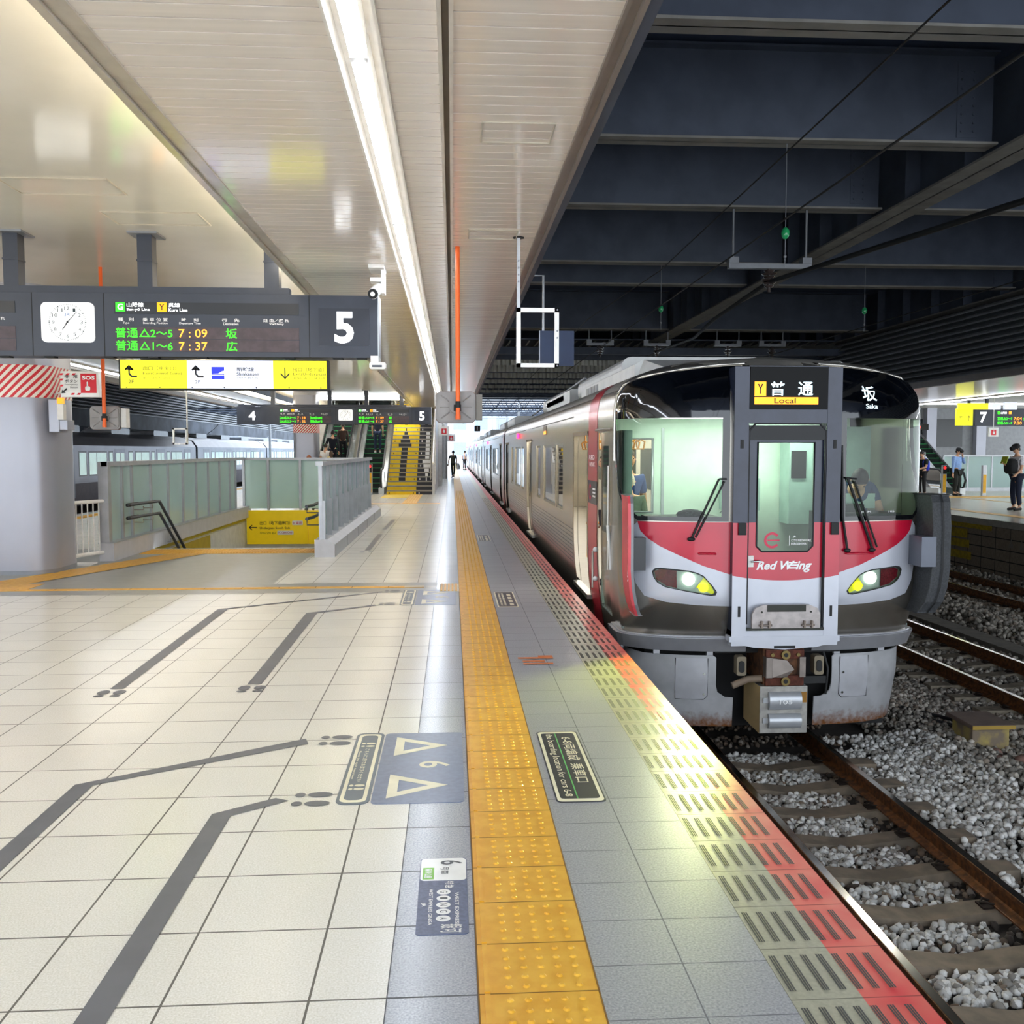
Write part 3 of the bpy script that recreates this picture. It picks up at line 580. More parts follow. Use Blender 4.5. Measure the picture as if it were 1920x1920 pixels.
# ---------------- hanging departure signs ----------------
navyS=mat('sign_housing','#383d49',.4,.1,noise=.05); scr=mat('sign_screen','#1c1e24',.3); ledoff=mat('led_panel_off','#4d4248',.5,noise=.12,scale=14); scr2=mat('sign_number_field','#252a38',.3)
ledbright=mat('lit_orange','#ff9a00',.4,emit='#ff9a00',es=1.0); gsq=mat('line_green','#2ec81e',.4,emit='#30d020',es=.8)
def sign(y,label,five=True):
    """double platform sign, plan symmetric about x=-4.3; front face at y"""
    t=thing('departure_sign',label,'departure sign',(-4.0,y,3.35))
    xr=-.765; F=y; bk=y+.28
    b=B(); b.box(-7.85,-1.7,y+.06,y+.2,3.33,3.40); b.obj('top_beam',[navyS],t)
    b=B(); b.box(-7.9,xr-.012,F,bk,2.675,3.32,0); b.box(xr-.012,xr,F-.004,bk+.004,2.665,3.325,1)
    for x in (-1.487,-3.58,-4.30): b.box(x-.004,x+.004,F-.002,F,2.675,3.32,2)
    for x in (-6.4,-5.3,-4.6,-4.15,-3.55,-3.1,-2.6,-1.7,-1.2,-.95): b.box(x-.05,x+.05,F+.02,F+.12,2.66,2.68,2)
    b.obj('housing',[navyS,lgrey,blackm],t)
    b=B(); b.box(-1.39,-.863,F-.006,F,2.80,3.185); p=b.obj('number_panel',[scr2],t)
    b=B(); text(b,'5',(-1.225,F-.01,2.822),.2,.33,bold=.03); b.obj('number',[Ewhite],p)
    b=B(); b.box(-7.60,-7.07,F-.006,F,2.80,3.185); p=b.obj('number_panel',[scr2],t); b=B(); text(b,'4',(-7.47,F-.01,2.822),.25,.33,bold=.03); b.obj('number',[Ewhite],p)
    def half(x0,mir=False):
        dx=x0+3.476
        b=B(); b.box(-3.476+dx,-1.593+dx,F-.006,F,3.112,3.23,0); pnl=b.obj('line_panel',[scr],t)
        b=B()
        for k in (0,1): b.box(-3.47+dx,-1.593+dx,F-.006,F,2.855-k*.128,2.982-k*.128-.006,0)
        lp=b.obj('led_panel',[ledoff],t)
        b=B(); b.box(-3.459+dx,-3.362+dx,F-.009,F-.006,3.133,3.228,0); b.box(-3.04+dx,-2.941+dx,F-.009,F-.006,3.133,3.228,1)
        text(b,'G',(-3.438+dx,F-.011,3.15),.055,.062,2); text(b,'Y',(-3.018+dx,F-.011,3.15),.055,.062,3)
        text(b,'山陽線',(-3.345+dx,F-.011,3.18),.17,.045,2); text(b,'San-yō Line',(-3.345+dx,F-.011,3.135),.232,.034,2); text(b,'呉線',(-2.922+dx,F-.011,3.18),.115,.045,2); text(b,'Kure Line',(-2.922+dx,F-.011,3.135),.19,.034,2)
        b.obj('line_symbols',[gsq,ledbright,Ewhite,LK],pnl)
        b=B()
        for s,x,w_ in (('種   別',-3.44,.16),('乗 車 位 置',-3.19,.255),('時     刻',-2.796,.17),('行    先',-2.385,.18),('経 由／遅 れ',-1.96,.265)): text(b,s,(x+dx,F-.004,3.035),w_,.036)
        for s,x,w_ in (('Type',-3.39,.065),('Boarding Position',-3.185,.25),('Departure Time',-2.82,.22),('Destination',-2.37,.155),('Via/Delay',-1.9,.15)): text(b,s,(x+dx,F-.004,3.002),w_,.027)
        b.obj('column_heads',[LW],t)
        b=B(); c=B()
        for k,(rg,tm,ds) in enumerate((('△2〜5','7 : 09','坂'),('△1〜6','7 : 37','広')) if not mir else (('△2〜5','7 : 18','Iwakuni'),('△2〜5','7 : 32','Midorii'))):
            z=2.868-k*.131
            text(b,'普通' if not mir else 'Local',(-3.465+dx,F-.01,z),.225,.1,0,bold=.005); text(b,rg,(-3.225+dx,F-.01,z+.005),.335,.085,0,bold=.005)
            text(c,tm,(-2.825+dx,F-.01,z+.004),.29,.085,0,bold=.005); text(b,ds,(-2.345+dx,F-.01,z-.004),.115 if not mir else .42,.1,0,bold=.005)
        b.obj('green_letters',[Egreen],lp); c.obj('orange_letters',[Eorange],lp)
    half(-3.476); half(-6.35,True)
    # clock
    b=B(); b.prism(rr(-4.2,-3.672,2.812,3.218,.05),F-.03,F,lambda a,c,y:(a,y,c)); ck=b.obj('clock_face',[mat('clock_face','#d8dcdc',.3,emit='#ffffff',es=.45)],t)
    b=B(); cx,cz=-3.936,3.015
    for i in range(60):
        a=2*PI*i/60; r0,r1=.17*1.2,.178*1.2; wv=.0022 if i%5 else .005
        d=Vector((math.sin(a),0,math.cos(a))); q=Vector((math.cos(a),0,-math.sin(a))); o=Vector((cx,F-.033,cz)); r0*=.86;r1*=.88
        b.add([o+d*r0-q*wv,o+d*r0+q*wv,o+d*r1+q*wv,o+d*r1-q*wv],[(0,1,2,3)],0)
    for i in range(1,13):
        a=2*PI*i/12; text(b,str(i),(cx+.142*math.sin(a)-.014*len(str(i)),F-.033,cz+.142*math.cos(a)-.017),.026*len(str(i)),.034,0,bold=0)
    text(b,'JR',(cx-.03,F-.033,cz+.06),.06,.035,1)
    b.obj('dial_marks',[mat('dial_grey','#39464a',.5),mat('dial_blue','#5f7fb8',.5)],ck)
    b=B()
    for a,l,wv in ((R(7*30+3.6),.09,.006),(R(42),.15,.004)):
        d=Vector((math.sin(a),0,math.cos(a))); q=Vector((math.cos(a),0,-math.sin(a))); o=Vector((cx,F-.036,cz)); b.add([o-d*.02-q*wv,o-d*.02+q*wv,o+d*l+q*wv*.6,o+d*l-q*wv*.6],[(0,1,2,3)],0)
    b.cyl((cx,F-.04,cz),(cx,F-.033,cz),.01,0,10); b.obj('hands',[LK],ck)
    for x in (-6.6,-4.525,-3.175,-1.88):
        b=B(); b.box(x-.075,x+.075,y+.06,y+.22,3.40,3.95); b.box(x-.08,x+.08,y+.05,y+.23,3.66,3.68,0); b.obj('hanger_post',[navyS],t)
        b=B(); b.box(x-.15,x+.15,y-.02,y+.30,3.93,3.95); b.obj('ceiling_plate',[grey],t)
    return t
s1=sign(10.12,'large nearer hanging sign with clock, green departures and a white 5')
clone(s1,(0,25.4,0),label='smaller farther hanging sign with clock above the escalators')
# wayfinding sign
t=thing('exit_sign','lit yellow and white wayfinding sign hanging below the nearer departure sign','exit sign',(-2.4,10.25,2.65))
b=B(); b.box(-3.46,-1.30,10.16,10.30,2.335,2.65); b.obj('case',[blackm],t)
for x0,x1,m in ((-3.44,-2.76,Eyellow),(-2.76,-1.874,Epale),(-1.874,-1.318,Eyellow)):
    b=B(); b.box(x0,x1,10.15,10.17,2.35,2.64); b.obj('lit_panel',[m],t)
b=B(); ink=0; Y=10.146
def arrow_up(b,x,z,m=0,k=1):
    b.add([(x-.045*k,Y,z+.03*k),(x,Y,z+.075*k),(x+.045*k,Y,z+.03*k),(x+.035*k,Y,z+.018*k),(x+.008*k,Y,z+.047*k),(x+.008*k,Y,z-.01*k),(x+.03*k,Y,z-.035*k),(x+.08*k,Y,z-.035*k),(x+.08*k,Y,z-.052*k),(x+.02*k,Y,z-.052*k),(x-.008*k,Y,z-.02*k),(x-.008*k,Y,z+.047*k),(x-.035*k,Y,z+.018*k)],[(0,1,4,3),(1,2,3,4),(4,5,11),(5,10,11),(5,6,9,10),(6,7,8,9),(0,1,11,12),(1,2,3,4)],m)
arrow_up(b,-3.35,2.515); arrow_up(b,-2.67,2.515)
text(b,'2F',(-3.358,Y,2.4),.055,.035,0,bold=0); text(b,'2F',(-2.68,Y,2.4),.055,.035,0,bold=0)
text(b,'出口（中央口）',(-3.208,Y,2.535),.34,.043,2,bold=0); text(b,'Exit(Central Gate)',(-3.21,Y,2.482),.395,.037,2,bold=0); text(b,'출구（중앙구）出口',(-3.21,Y,2.445),.27,.022,2,bold=0)
text(b,'新幹線',(-2.25,Y,2.53),.18,.043,0,bold=.015); text(b,'Shinkansen',(-2.25,Y,2.484),.23,.034,0,bold=.015); text(b,'신칸센 新干线',(-2.25,Y,2.45),.22,.022,2,bold=0)
b.add([(-2.508,Y,2.446),(-2.378,Y,2.446),(-2.378,Y,2.573),(-2.508,Y,2.573)],[(0,1,2,3)],1)
Y2=Y-.003; b.add([(-2.508,Y2,2.50),(-2.44,Y2,2.505),(-2.40,Y2,2.53),(-2.378,Y2,2.535),(-2.378,Y2,2.50)],[(0,1,2,3,4)],3); b.add([(-2.508,Y2,2.485),(-2.378,Y2,2.485),(-2.378,Y2,2.492),(-2.508,Y2,2.492)],[(0,1,2,3)],3)
b.add([(-1.756,Y,2.57),(-1.744,Y,2.57),(-1.744,Y,2.455),(-1.756,Y,2.455)],[(0,1,2,3)],0); b.add([(-1.80,Y,2.505),(-1.79,Y,2.512),(-1.75,Y,2.468),(-1.71,Y,2.512),(-1.70,Y,2.505),(-1.75,Y,2.448)],[(0,1,2,5),(2,3,4,5)],0)
text(b,'出口（地下道）',(-1.665,Y,2.528),.32,.043,2,bold=0); text(b,'Exit(Underpass)',(-1.665,Y,2.482),.34,.037,2,bold=0); text(b,'지하도 출구（地下道）',(-1.665,Y,2.447),.34,.022,2,bold=0)
for i,x in enumerate((-3.38,-3.04,-2.71,-2.38,-2.05,-1.71,-1.38)): b.add([(x+.007*math.cos(k),Y,2.36+.007*math.sin(k)) for k in [2*PI*j/8 for j in range(8)]],[tuple(range(8))],0)
b.obj('lettering',[LK,mat('lit_blue','#1626d8',.4,emit='#1626d8',es=.6),mat('lettering_olive','#5a5a20',.5),LW],t)
# CCTV and small device
t=thing('security_camera','white bullet security camera under the ceiling at the sign end','camera',(-.76,9.9,3.5))
b=B(); b.box(-.84,-.68,9.75,10.1,3.54,3.58); b.box(-.72,-.68,9.85,10.0,3.3,3.56); b.box(-.83,-.70,9.83,10.02,3.42,3.46); b.obj('bracket',[white],t,bevel=.006)
b=B(); b.tube([(-.78,9.62,3.26),(-.74,9.95,3.38)],.055,0,14); b.obj('camera_body',[white2],t)
b=B(); b.tube([(-.784,9.60,3.254),(-.78,9.622,3.262)],.05,0,14); b.tube([(-.7845,9.597,3.253),(-.784,9.602,3.2545)],.024,1,12); b.obj('lens',[blackm,white2],t)
b=B(); b.rbox(-.85,-.68,9.9,10.05,2.54,2.61,.02,0,'y'); b.box(-.84,-.76,9.95,10.3,2.61,2.68,0); b.box(-.82,-.72,9.895,9.9,2.56,2.58,1); b.obj('small_sensor_box',[white,navyS],label='small white box hanging under the right end of the nearer sign',cat='sensor')
# ---------------- mirrors on orange poles ----------------
def mirror(x,y,lab,side):
    t=thing('platform_mirror',lab,'mirror',(x,y,2.1))
    b=B(); b.tube([(x+.02,y-.1,3.95 if x<-2 else 3.58),(x+.02,y-.1,2.02)],.022,0,10); b.obj('pole',[orange],t)
    b=B(); b.tube([(x+.02,y-.1,2.16),(x+.02,y-.1,2.10)],.024,0,10); b.tube([(x+.02,y-.1,2.03),(x+.02,y-.1,1.99)],.025,1,10); b.obj('pole_sleeve',[blackm,orange],t)
    b=B(); b.prism(rr(x-.185,x+.185,1.965,2.255,.05,6),y-.02,y+.03,lambda a,c,yy:(a,yy,c),0)
    b.prism(rr(x-.17,x+.17,1.98,2.24,.045,6),y-.035,y-.02,lambda a,c,yy:(a,yy,c),0)
    for (a,c,d,e) in ((-.15,.0,-.05,0),(.05,0,.15,0),(-.14,.11,-.06,.05),(.14,.11,.06,.05),(-.14,-.11,-.06,-.05),(.14,-.11,.06,-.05)): b.tube([(x+a,y-.037,2.11+c),(x+d,y-.037,2.11+e)],.007,0,6)
    b.cyl((x,y-.07,2.11),(x,y-.03,2.11),.06,0,14)
    b.obj('back_shell',[mat('mirror_back','#8e8a88',.5,.2,noise=.1)],t,bevel=.004)
    b=B(); b.prism(rr(x-.19,x+.19,1.96,2.26,.052,6),y+.028,y+.036,lambda a,c,yy:(a,yy,c),0); b.obj('rim',[mat('mirror_rim','#6d4a3f',.5)],t)
    b=B(); s=side; b.box(min(x+.19*s,x+.25*s),max(x+.19*s,x+.25*s),y-.0,y+.14,1.99,2.23); b.obj('side_hood',[mat('hood_'+('l' if s>0 and x<-2 else 'r'),'#d8d6d2' if x<-2 else '#77726a',.5)],t)
    b=B(); b.box(x-.02,x+.05,y-.09,y-.04,2.07,2.13); b.obj('clamp',[blackm],t)
    return t
mirror(.035,9.0,'grey-backed mirror on a bright orange pole above the yellow strip, facing the train',1)
mirror(-4.33,12.2,'grey-backed mirror on an orange pole beside the emergency button sign',1)
# ---------------- hanging white frame ----------------
t=thing('hanging_frame','white rectangular frame hanging on a pole at the canopy edge','sign frame',(.6,8.48,3.58))
b=B(); b.box(.578,.606,8.465,8.495,2.45,3.58); b.obj('pole',[lgrey],t)
b=B(); 
for x0,x1,z0,z1 in ((.572,.95,2.44,2.475),(.572,.95,2.925,2.962),(.572,.61,2.44,2.962),(.912,.95,2.44,2.962)): b.box(x0,x1,8.45,8.475,z0,z1)
b.obj('frame',[white2],t)
b=B()
for x,z in ((.59,3.37),(.59,3.31),(.59,3.25),(.59,3.19),(.935,2.945),(.935,2.70),(.935,2.76),(.935,2.455)): b.cyl((x,8.44,z),(x,8.452,z),.008,0,8)
b.obj('bolt',[grey],t)
b=B(); b.cyl((.592,8.48,3.572),(.592,8.48,3.585),.05,0,16); b.obj('ceiling_rose',[blackm],t)
t=thing('blue_sign_panel','dark blue panel hanging behind the white frame','sign panel',(1.1,10.9,2.7))
b=B(); b.box(1.0,1.40,10.9,10.94,2.67,3.07); b.obj('panel',[mat('panel_blue','#1c2f52',.5)],t)
b=B(); b.box(1.0,1.006,10.895,10.9,2.67,3.07); b.tube([(1.05,10.95,3.07),(1.05,10.95,3.7),(.82,10.95,3.7)],.015,0,6); b.obj('edge_strip',[lgrey],t)
# ---------------- pillars ----------------
pilM=mat('pillar_panel','#a3a5b0',.28,.25,noise=.03,scale=1.5,spec=.6)
strM=None
def stripes():
    m=bpy.data.materials.new('red_white_stripes'); m.use_nodes=True; n=m.node_tree; L=n.links; bb=n.nodes['Principled BSDF']; bb.inputs['Roughness'].default_value=.4
    g=n.nodes.new('ShaderNodeTexCoord'); s=n.nodes.new('ShaderNodeSeparateXYZ'); L.new(g.outputs['UV'],s.inputs[0])
    a=n.nodes.new('ShaderNodeMath'); a.operation='SUBTRACT'; L.new(s.outputs['X'],a.inputs[0]); L.new(s.outputs['Y'],a.inputs[1])
    f=n.nodes.new('ShaderNodeMath'); f.operation='MULTIPLY'; L.new(a.outputs[0],f.inputs[0]); f.inputs[1].default_value=9.2
    fr=n.nodes.new('ShaderNodeMath'); fr.operation='FRACT'; L.new(f.outputs[0],fr.inputs[0])
    gt=n.nodes.new('ShaderNodeMath'); gt.operation='GREATER_THAN'; L.new(fr.outputs[0],gt.inputs[0]); gt.inputs[1].default_value=.48
    mx=n.nodes.new('ShaderNodeMix'); mx.data_type='RGBA'; L.new(gt.outputs[0],mx.inputs[0]); mx.inputs[6].default_value=srgb('#d3202e'); mx.inputs[7].default_value=srgb('#f3ece2'); L.new(mx.outputs[2],bb.inputs['Base Color']); return m
strM=stripes()
def pillar(x0,x1,y0,y1,lab,r=.35):
    b=B(); b.prism(rr(x0,x1,y0,y1,r,8),0,4.0,lambda a,c,z:(a,c,z),0,True); b.prism(rr(x0-.006,x1+.006,y0-.006,y1+.006,r,8),0,.06,lambda a,c,z:(a,c,z),1,True)
    o=b.obj('wall_pillar',[pilM,grey],label=lab,cat='pillar',kind='structure')
    p=rr(x0-.008,x1+.008,y0-.008,y1+.008,r,8); n=len(p); c=B(); per=[0.]
    for i in range(n): q=p[(i+1)%n]; per.append(per[-1]+math.hypot(q[0]-p[i][0],q[1]-p[i][1]))
    c.add([(a,b_,2.42) for a,b_ in p]+[(a,b_,2.86) for a,b_ in p],[(i,(i+1)%n,n+(i+1)%n,n+i) for i in range(n)],0,True)
    s=c.obj('striped_band',[strM],label='red and white striped band wrapped around the '+('near' if y0<20 else 'distant')+' pillar',cat='striped band')
    uv=s.data.uv_layers.new(name='u'); 
    for pi,pl in enumerate(s.data.polygons):
        for li,(u,v) in zip(pl.loop_indices,((per[pi],2.42),(per[pi+1],2.42),(per[pi+1],2.86),(per[pi],2.86))): uv.data[li].uv=(u,v)
    return o
pillar(-7.3,-5.5,13.25,14.45,'large pale grey rounded pillar at the left with a striped band')
pillar(-6.45,-5.5,39,40,'distant grey pillar behind the escalators with a striped band',.15)
# emergency sign on pillar
t=thing('emergency_sign','white and red SOS emergency button sign on the near pillar','emergency sign',(-5.1,13.05,2.6))
b=B(); b.box(-5.19,-4.69,13.0,13.1,2.41,2.755); b.tube([(-5.19,13.08,2.68),(-5.52,13.6,2.68)],.012,0,6); b.tube([(-5.19,13.08,2.48),(-5.52,13.6,2.48)],.012,0,6); b.obj('board',[white2],t,bevel=.012)
b=B(); Yq=12.997
def q2(x0,x1,z0,z1,m): b.add([(x0,Yq,z0),(x1,Yq,z0),(x1,Yq,z1),(x0,Yq,z1)],[(0,1,2,3)],m)
q2(-4.925,-4.72,2.465,2.722,0)
for i,(x,z) in enumerate(((-5.2,2.70),(-5.12,2.70),(-5.04,2.70),(-5.2,2.63),(-5.2,2.55),(-5.06,2.44),(-4.98,2.44))): b.add([(x,Yq,z),(x+.04,Yq,z),(x+.06,Yq,z+.025),(x+.02,Yq,z+.025)],[(0,1,2,3)],0)
Yq=12.994; text(b,'SOS',(-4.905,Yq,2.64),.165,.05,1,bold=.04); text(b,'非  常',(-5.13,Yq,2.66),.17,.045,2); text(b,'ボタン',(-5.13,Yq,2.60),.17,.042,2); text(b,'Emergency',(-5.13,Yq,2.565),.17,.022,2,bold=0); text(b,'Button',(-5.06,Yq,2.53),.10,.022,2,bold=0)
b.prism(rr(-4.865,-4.80,2.495,2.555,.02),Yq-.004,Yq,lambda a,c,y:(a,y,c),1); b.prism(rr(-4.845,-4.828,2.54,2.615,.008),Yq-.004,Yq,lambda a,c,y:(a,y,c),1)
b.add([(-5.175,Yq,2.46),(-5.165,Yq,2.51),(-5.15,Yq,2.495),(-5.11,Yq,2.53),(-5.095,Yq,2.515),(-5.135,Yq,2.48),(-5.12,Yq,2.465)],[(0,1,2),(0,2,5),(2,3,4,5),(0,5,6)],2)
b.obj('lettering',[mat('sos_red','#e3122a',.4,noise=.02),LW,LK],t)
t=thing('call_box','grey wall box with small orange lamp on the near pillar','call box',(-5.4,13.5,2.1))
b=B(); b.box(-5.5,-5.36,13.35,13.65,1.95,2.4); b.box(-5.36,-5.25,13.35,13.6,1.98,2.12); b.obj('housing',[pilM],t,bevel=.01)
b=B(); b.box(-5.36,-5.28,13.3,13.4,2.12,2.33); b.obj('speaker',[white],t); b=B(); b.box(-5.36,-5.29,13.3,13.38,2.34,2.42); b.obj('lamp',[mat('lamp_orange','#ff9500',.3,emit='#ff9000',es=1)],t)
# ---------------- picket fence ----------------
t=thing('metal_fence','small light metal railing between the near pillar and the stair balustrade','fence',(-5.5,14.5,0))
def fp(u): return (-5.66+.31*u,14.15+.75*u)
b=B(); b.tube([(*fp(-.1),.93),(*fp(1.05),.93)],.028,0,10); b.obj('top_rail',[white],t)
b=B(); b.tube([(*fp(-.1),.14),(*fp(1.05),.14)],.03,0,8); b.box(-5.7,-5.36,14.3,14.6,.0,.02); b.obj('bottom_rail',[white],t)
for i in range(8):
    b=B(); x,y=fp(.02+i*.14); b.tube([(x,y,.0 if i in (0,7) else .14),(x,y,.93)],.02 if i in (0,7) else .011,0,8); b.obj('baluster',[white],t)
# ---------------- underpass stair well ----------------
fro=glass('frosted_green_glass','#dcf2ec',1.35,.84,'#e6fffd'); bal=mat('balustrade_metal','#b2b4b8',.35,.5); curbM=mat('curb_white_grey','#c3c3c8',.4,noise=.04)
ylwP=mat('stair_panel_yellow','#c9b32c',.35,noise=.04); ylwS=mat('sign_yellow','#f3cf00',.4,noise=.02,emit='#f3cf00',es=.12)
b=B()
b.box(HX0-.02,HX0,14.95,HY1,-4,.0,0); b.box(HX1,HX1+.02,HY0,HY1,-4,0,0); b.box(HX0,HX1,HY1,HY1+.05,-4,0,0)
for i in range(16): b.box(HX0,HX1,HY0+.3*i,HY0+.3*i+.3+(4 if i==15 else 0),-4.2,-.16*(i+1),1)
b.box(HX0-.2,HX1+.2,HY0-.1,30,-4.3,-4.2,1)
st(b,'stairwell_wall',[mat('stairwell_panel','#d9dad9',.4),mat('stair_tread','#8d8b88',.7)])
b=B(); b.box(HX0,HX0+.012,17.2,HY1,-.09,.24,0); b.box(HX0,HX0+.012,17.0,21.0,-.75,-.14,1); b.box(HX0,HX0+.014,17.2,HY1,-.12,-.09,2)
for y in (18.9,21.0,23.0): b.box(HX0,HX0+.015,y,y+.012,-.09,.24,2)
b.obj('stair_side_panel',[ylwP,mat('panel_mustard','#b39a2c',.4),lgrey],label='yellow tinted band along the left wall of the underpass stairs',cat='wall panel')
b=B(); b.box(-5.42,-5.2,14.85,HY1+.2,0,.27,0); b.box(-5.43,-5.19,14.83,HY1+.2,.27,.285,1); st(b,'stairwell_curb',[curbM,lgrey])
b=B(); b.add([(x,y,z) for y in (15.2,25.0) for x,z in ((-2.2,0),(-1.88,0),(-1.88,.2),(-2.0,.28),(-2.2,.28))],[(0,1,6,5),(1,2,7,6),(2,3,8,7),(3,4,9,8),(4,0,5,9),(4,3,2,1,0),(5,6,7,8,9)],0)
for y in (17.0,19,21,23): b.box(-1.885,-1.877,y,y+.01,0,.2,1)
st(b,'stairwell_curb',[curbM,grey])
def balus(name,lab,posts,pane,post,top,loc):
    t=thing(name,lab,'balustrade',loc)
    for k,p in enumerate(posts): q=B(); post(q,p); q.obj('post',[bal],t)
    for a,c in zip(posts,posts[1:]): q=B(); pane(q,a,c); q.obj('glass_panel',[fro],t)
    q=B(); top(q); q.obj('top_rail',[lgrey],t); return t
ps=[14.95,15.59,16.06,17.05,18.08,19.05,20.03,21.0,22.0,23.0,23.6]
balus('glass_balustrade','green glass balustrade on the left side of the underpass stairs',ps,lambda q,a,c:q.box(-5.335,-5.325,a+.03,c-.03,.29,1.46),lambda q,p:q.box(-5.37,-5.29,p-.03,p+.03,.285,1.5) if p>15 else q.box(-5.42,-5.27,p-.08,p+.05,.285,1.53),lambda q:q.box(-5.37,-5.28,14.87,24.6,1.46,1.53),(-5.33,15,.28))
px=[-5.33,-4.71,-3.90,-3.1,-2.3]
balus('glass_balustrade','green glass balustrade across the back of the underpass stairs',px,lambda q,a,c:q.box(a+.03,c-.03,24.62,24.63,.22,1.46),lambda q,p:q.box(p-.03,p+.03,24.58,24.66,.18,1.48),lambda q:q.box(-5.33,-2.1,24.57,24.67,1.46,1.52),(-3.7,24.6,.2))
def fin(q,p):
    w0,w1=.05,.11; q.add([(-2.1+dx,p+dy,z) for dx in (-.03,.03) for (dy,z) in ((-.02,.28),(w1,.28),(w1,.85),(w0,.97),(w0,1.5),(-.02,1.5))],[(0,1,2,3,4,5),(6,11,10,9,8,7)]+[(i,6+i,6+(i+1)%6,(i+1)%6) for i in range(6)],0)
    q.box(-2.13,-2.03,p-.01,p+.02,.28,.9)
pr_=[15.25+i*.86 for i in range(11)]
balus('glass_balustrade','glass balustrade with steel fins on the right side of the underpass stairs',pr_,lambda q,a,c:q.box(-2.13,-2.12,a+.03,c-.02,.3,1.46),fin,lambda q:q.box(-2.16,-2.04,15.15,24.4,1.46,1.53),(-2.1,16,.28))
for s,zz in ((0,.83),(1,.62)):
    pass
t=thing('stair_handrail','double dark handrail descending on the left of the underpass stairs','handrail',(-5.15,16,.6))
for zz in (.83,.62):
    b=B(); b.tube([(-5.18,15.45,zz),(-5.15,16.0,zz),(-5.12,16.9,zz-.01),(-5.1,19.5,zz-1.75)],.026,0,10); b.obj('rail',[mat('handrail_dark','#44464c',.4,.3)],t)
    b=B(); b.tube([(-5.18,15.45,zz),(-5.18,15.95,zz)],.03,0,10); b.obj('braille_grip',[blackm],t)
for y in (16.1,16.6,17.6,18.6):
    b=B(); z=.78 if y<17 else .78-(y-16.9)*.67; b.tube([(-5.3,y,z-.06),(-5.14,y,z-.06),(-5.14,y,z)],.009,0,6); b.tube([(-5.3,y,z-.27),(-5.14,y,z-.27),(-5.14,y,z-.21)],.009,0,6); b.obj('rail_bracket',[steel],t)
t=thing('stair_handrail','short dark handrail ends poking out beside the right balustrade','handrail',(-2.3,15.9,.6))
for zz in (.8,.6):
    b=B(); b.tube([(-2.35,15.4,zz),(-2.3,15.9,zz),(-2.32,16.8,zz),(-2.35,19.4,zz-1.75)],.026,0,10); b.tube([(-2.35,15.45,zz-.02),(-2.35,15.45,zz-.1),(-2.14,15.45,zz-.1)],.01,0,6); b.obj('rail',[mat('handrail_dark','#44464c',.4,.3)],t)
# sign on back wall
t=thing('underpass_sign','yellow underpass exit sign with left arrow inside the stair opening','exit sign',(-4.4,24.5,-.2))
b=B(); b.box(-5.25,-3.70,24.5,24.58,-.69,.175); b.box(-3.69,-2.2,24.5,24.58,-.69,.175); b.obj('panel',[ylwS],t)
b=B(); Y=24.49
for dx in (0,1.78):
    b.add([(-5.2+dx,Y,-.262),(-5.12+dx,Y,-.19),(-5.105+dx,Y,-.205),(-5.155+dx,Y,-.25),(-4.99+dx,Y,-.25),(-4.99+dx,Y,-.274),(-5.155+dx,Y,-.274),(-5.105+dx,Y,-.32),(-5.12+dx,Y,-.335)],[(0,1,2,3),(3,4,5,6),(0,6,7,8),(0,3,6)],0)
    text(b,'出口（地下道南口）',(-4.92+dx,Y,-.195),.76 if dx==0 else .7,.1,0); text(b,'Underpass South Exit',(-4.92+dx,Y,-.32),.76,.075,0); text(b,'지하도 남쪽 출구',(-4.92+dx,Y,-.43),.4,.055,0,bold=0)
    if dx==0:
        b.add([(x,Y,z) for x,z in rr(-4.1,-3.83,-.205,-.09,.02)],[tuple(range(20))],1); text(b,'IC専用',(-4.07,Y-.003,-.185),.21,.075,2)
        b.add([(x,Y,z) for x,z in rr(-4.48,-4.07,-.45,-.345,.02)],[tuple(range(20))],1); text(b,'IC Card Only',(-4.45,Y-.003,-.43),.35,.065,2)
b.obj('lettering',[LK,white2,mat('pink_letter','#c84a68',.5)],t)
# ---------------- stairs up and escalators ----------------
stM=mat('stair_tread_grey','#9b978e',.6); blk=mat('riser_black','#303038',.5); riY=yellow
t=thing('staircase','yellow and black painted staircase with arrows climbing from the platform','staircase',(-1.65,36.8,0))
X0,X1,X2=-2.54,-1.41,-.78; n=24; rs=.1700; td=.335; Y0=36.8
b=B()
for i in range(n): b.box(X0,X2,Y0+td*i,Y0+td*(i+1)+.02,rs*i,rs*(i+1)); 
for i in range(n): b.box(X0,X2,Y0+td*i-.012,Y0+td*i+.03,rs*(i+1)-.045,rs*(i+1)+.003)
b.obj('steps',[stM],t)
arrow=[0]*3
b=B()
for i in range(n):
    z0,z1=rs*i,rs*(i+1)-.047; y=Y0+td*i-.004
    b.box(X0,X1,y,y+.003,z0,z1,0); b.box(X1,X2,y,y+.003,z0,z1,1)
    hw=None
    if 3<=i<=10: hw=.13
    if 11<=i<=15: hw=(.27,.205,.14,.075,.02)[i-11]
    cx=(X0+X1)/2-.02
    if hw: b.box(cx-hw,cx+hw,y-.003,y,z0,z1,1)
    cx=(X1+X2)/2+.06
    hw=None
    if i>=3:
        if i==3: hw=.02
        elif i==4: hw=.05
        elif i==5: hw=.09
        elif i==6: hw=.14
        elif i==7: hw=.19
        elif i<=14: hw=.085
    if hw: b.box(cx-hw,cx+hw,y-.003,y,z0,z1,2)
    if i%3==0:
        for xx in (X0+.1,X1-.1): b.box(xx-.02,xx+.02,y-.003,y,z0+.03,z0+.09,3)
        b.box(X1+.1,X1+.14,y-.003,y,z0+.03,z0+.1,2)
b.obj('painted_risers',[riY,blk,white2,mat('riser_mark','#7d6b10',.5)],t)
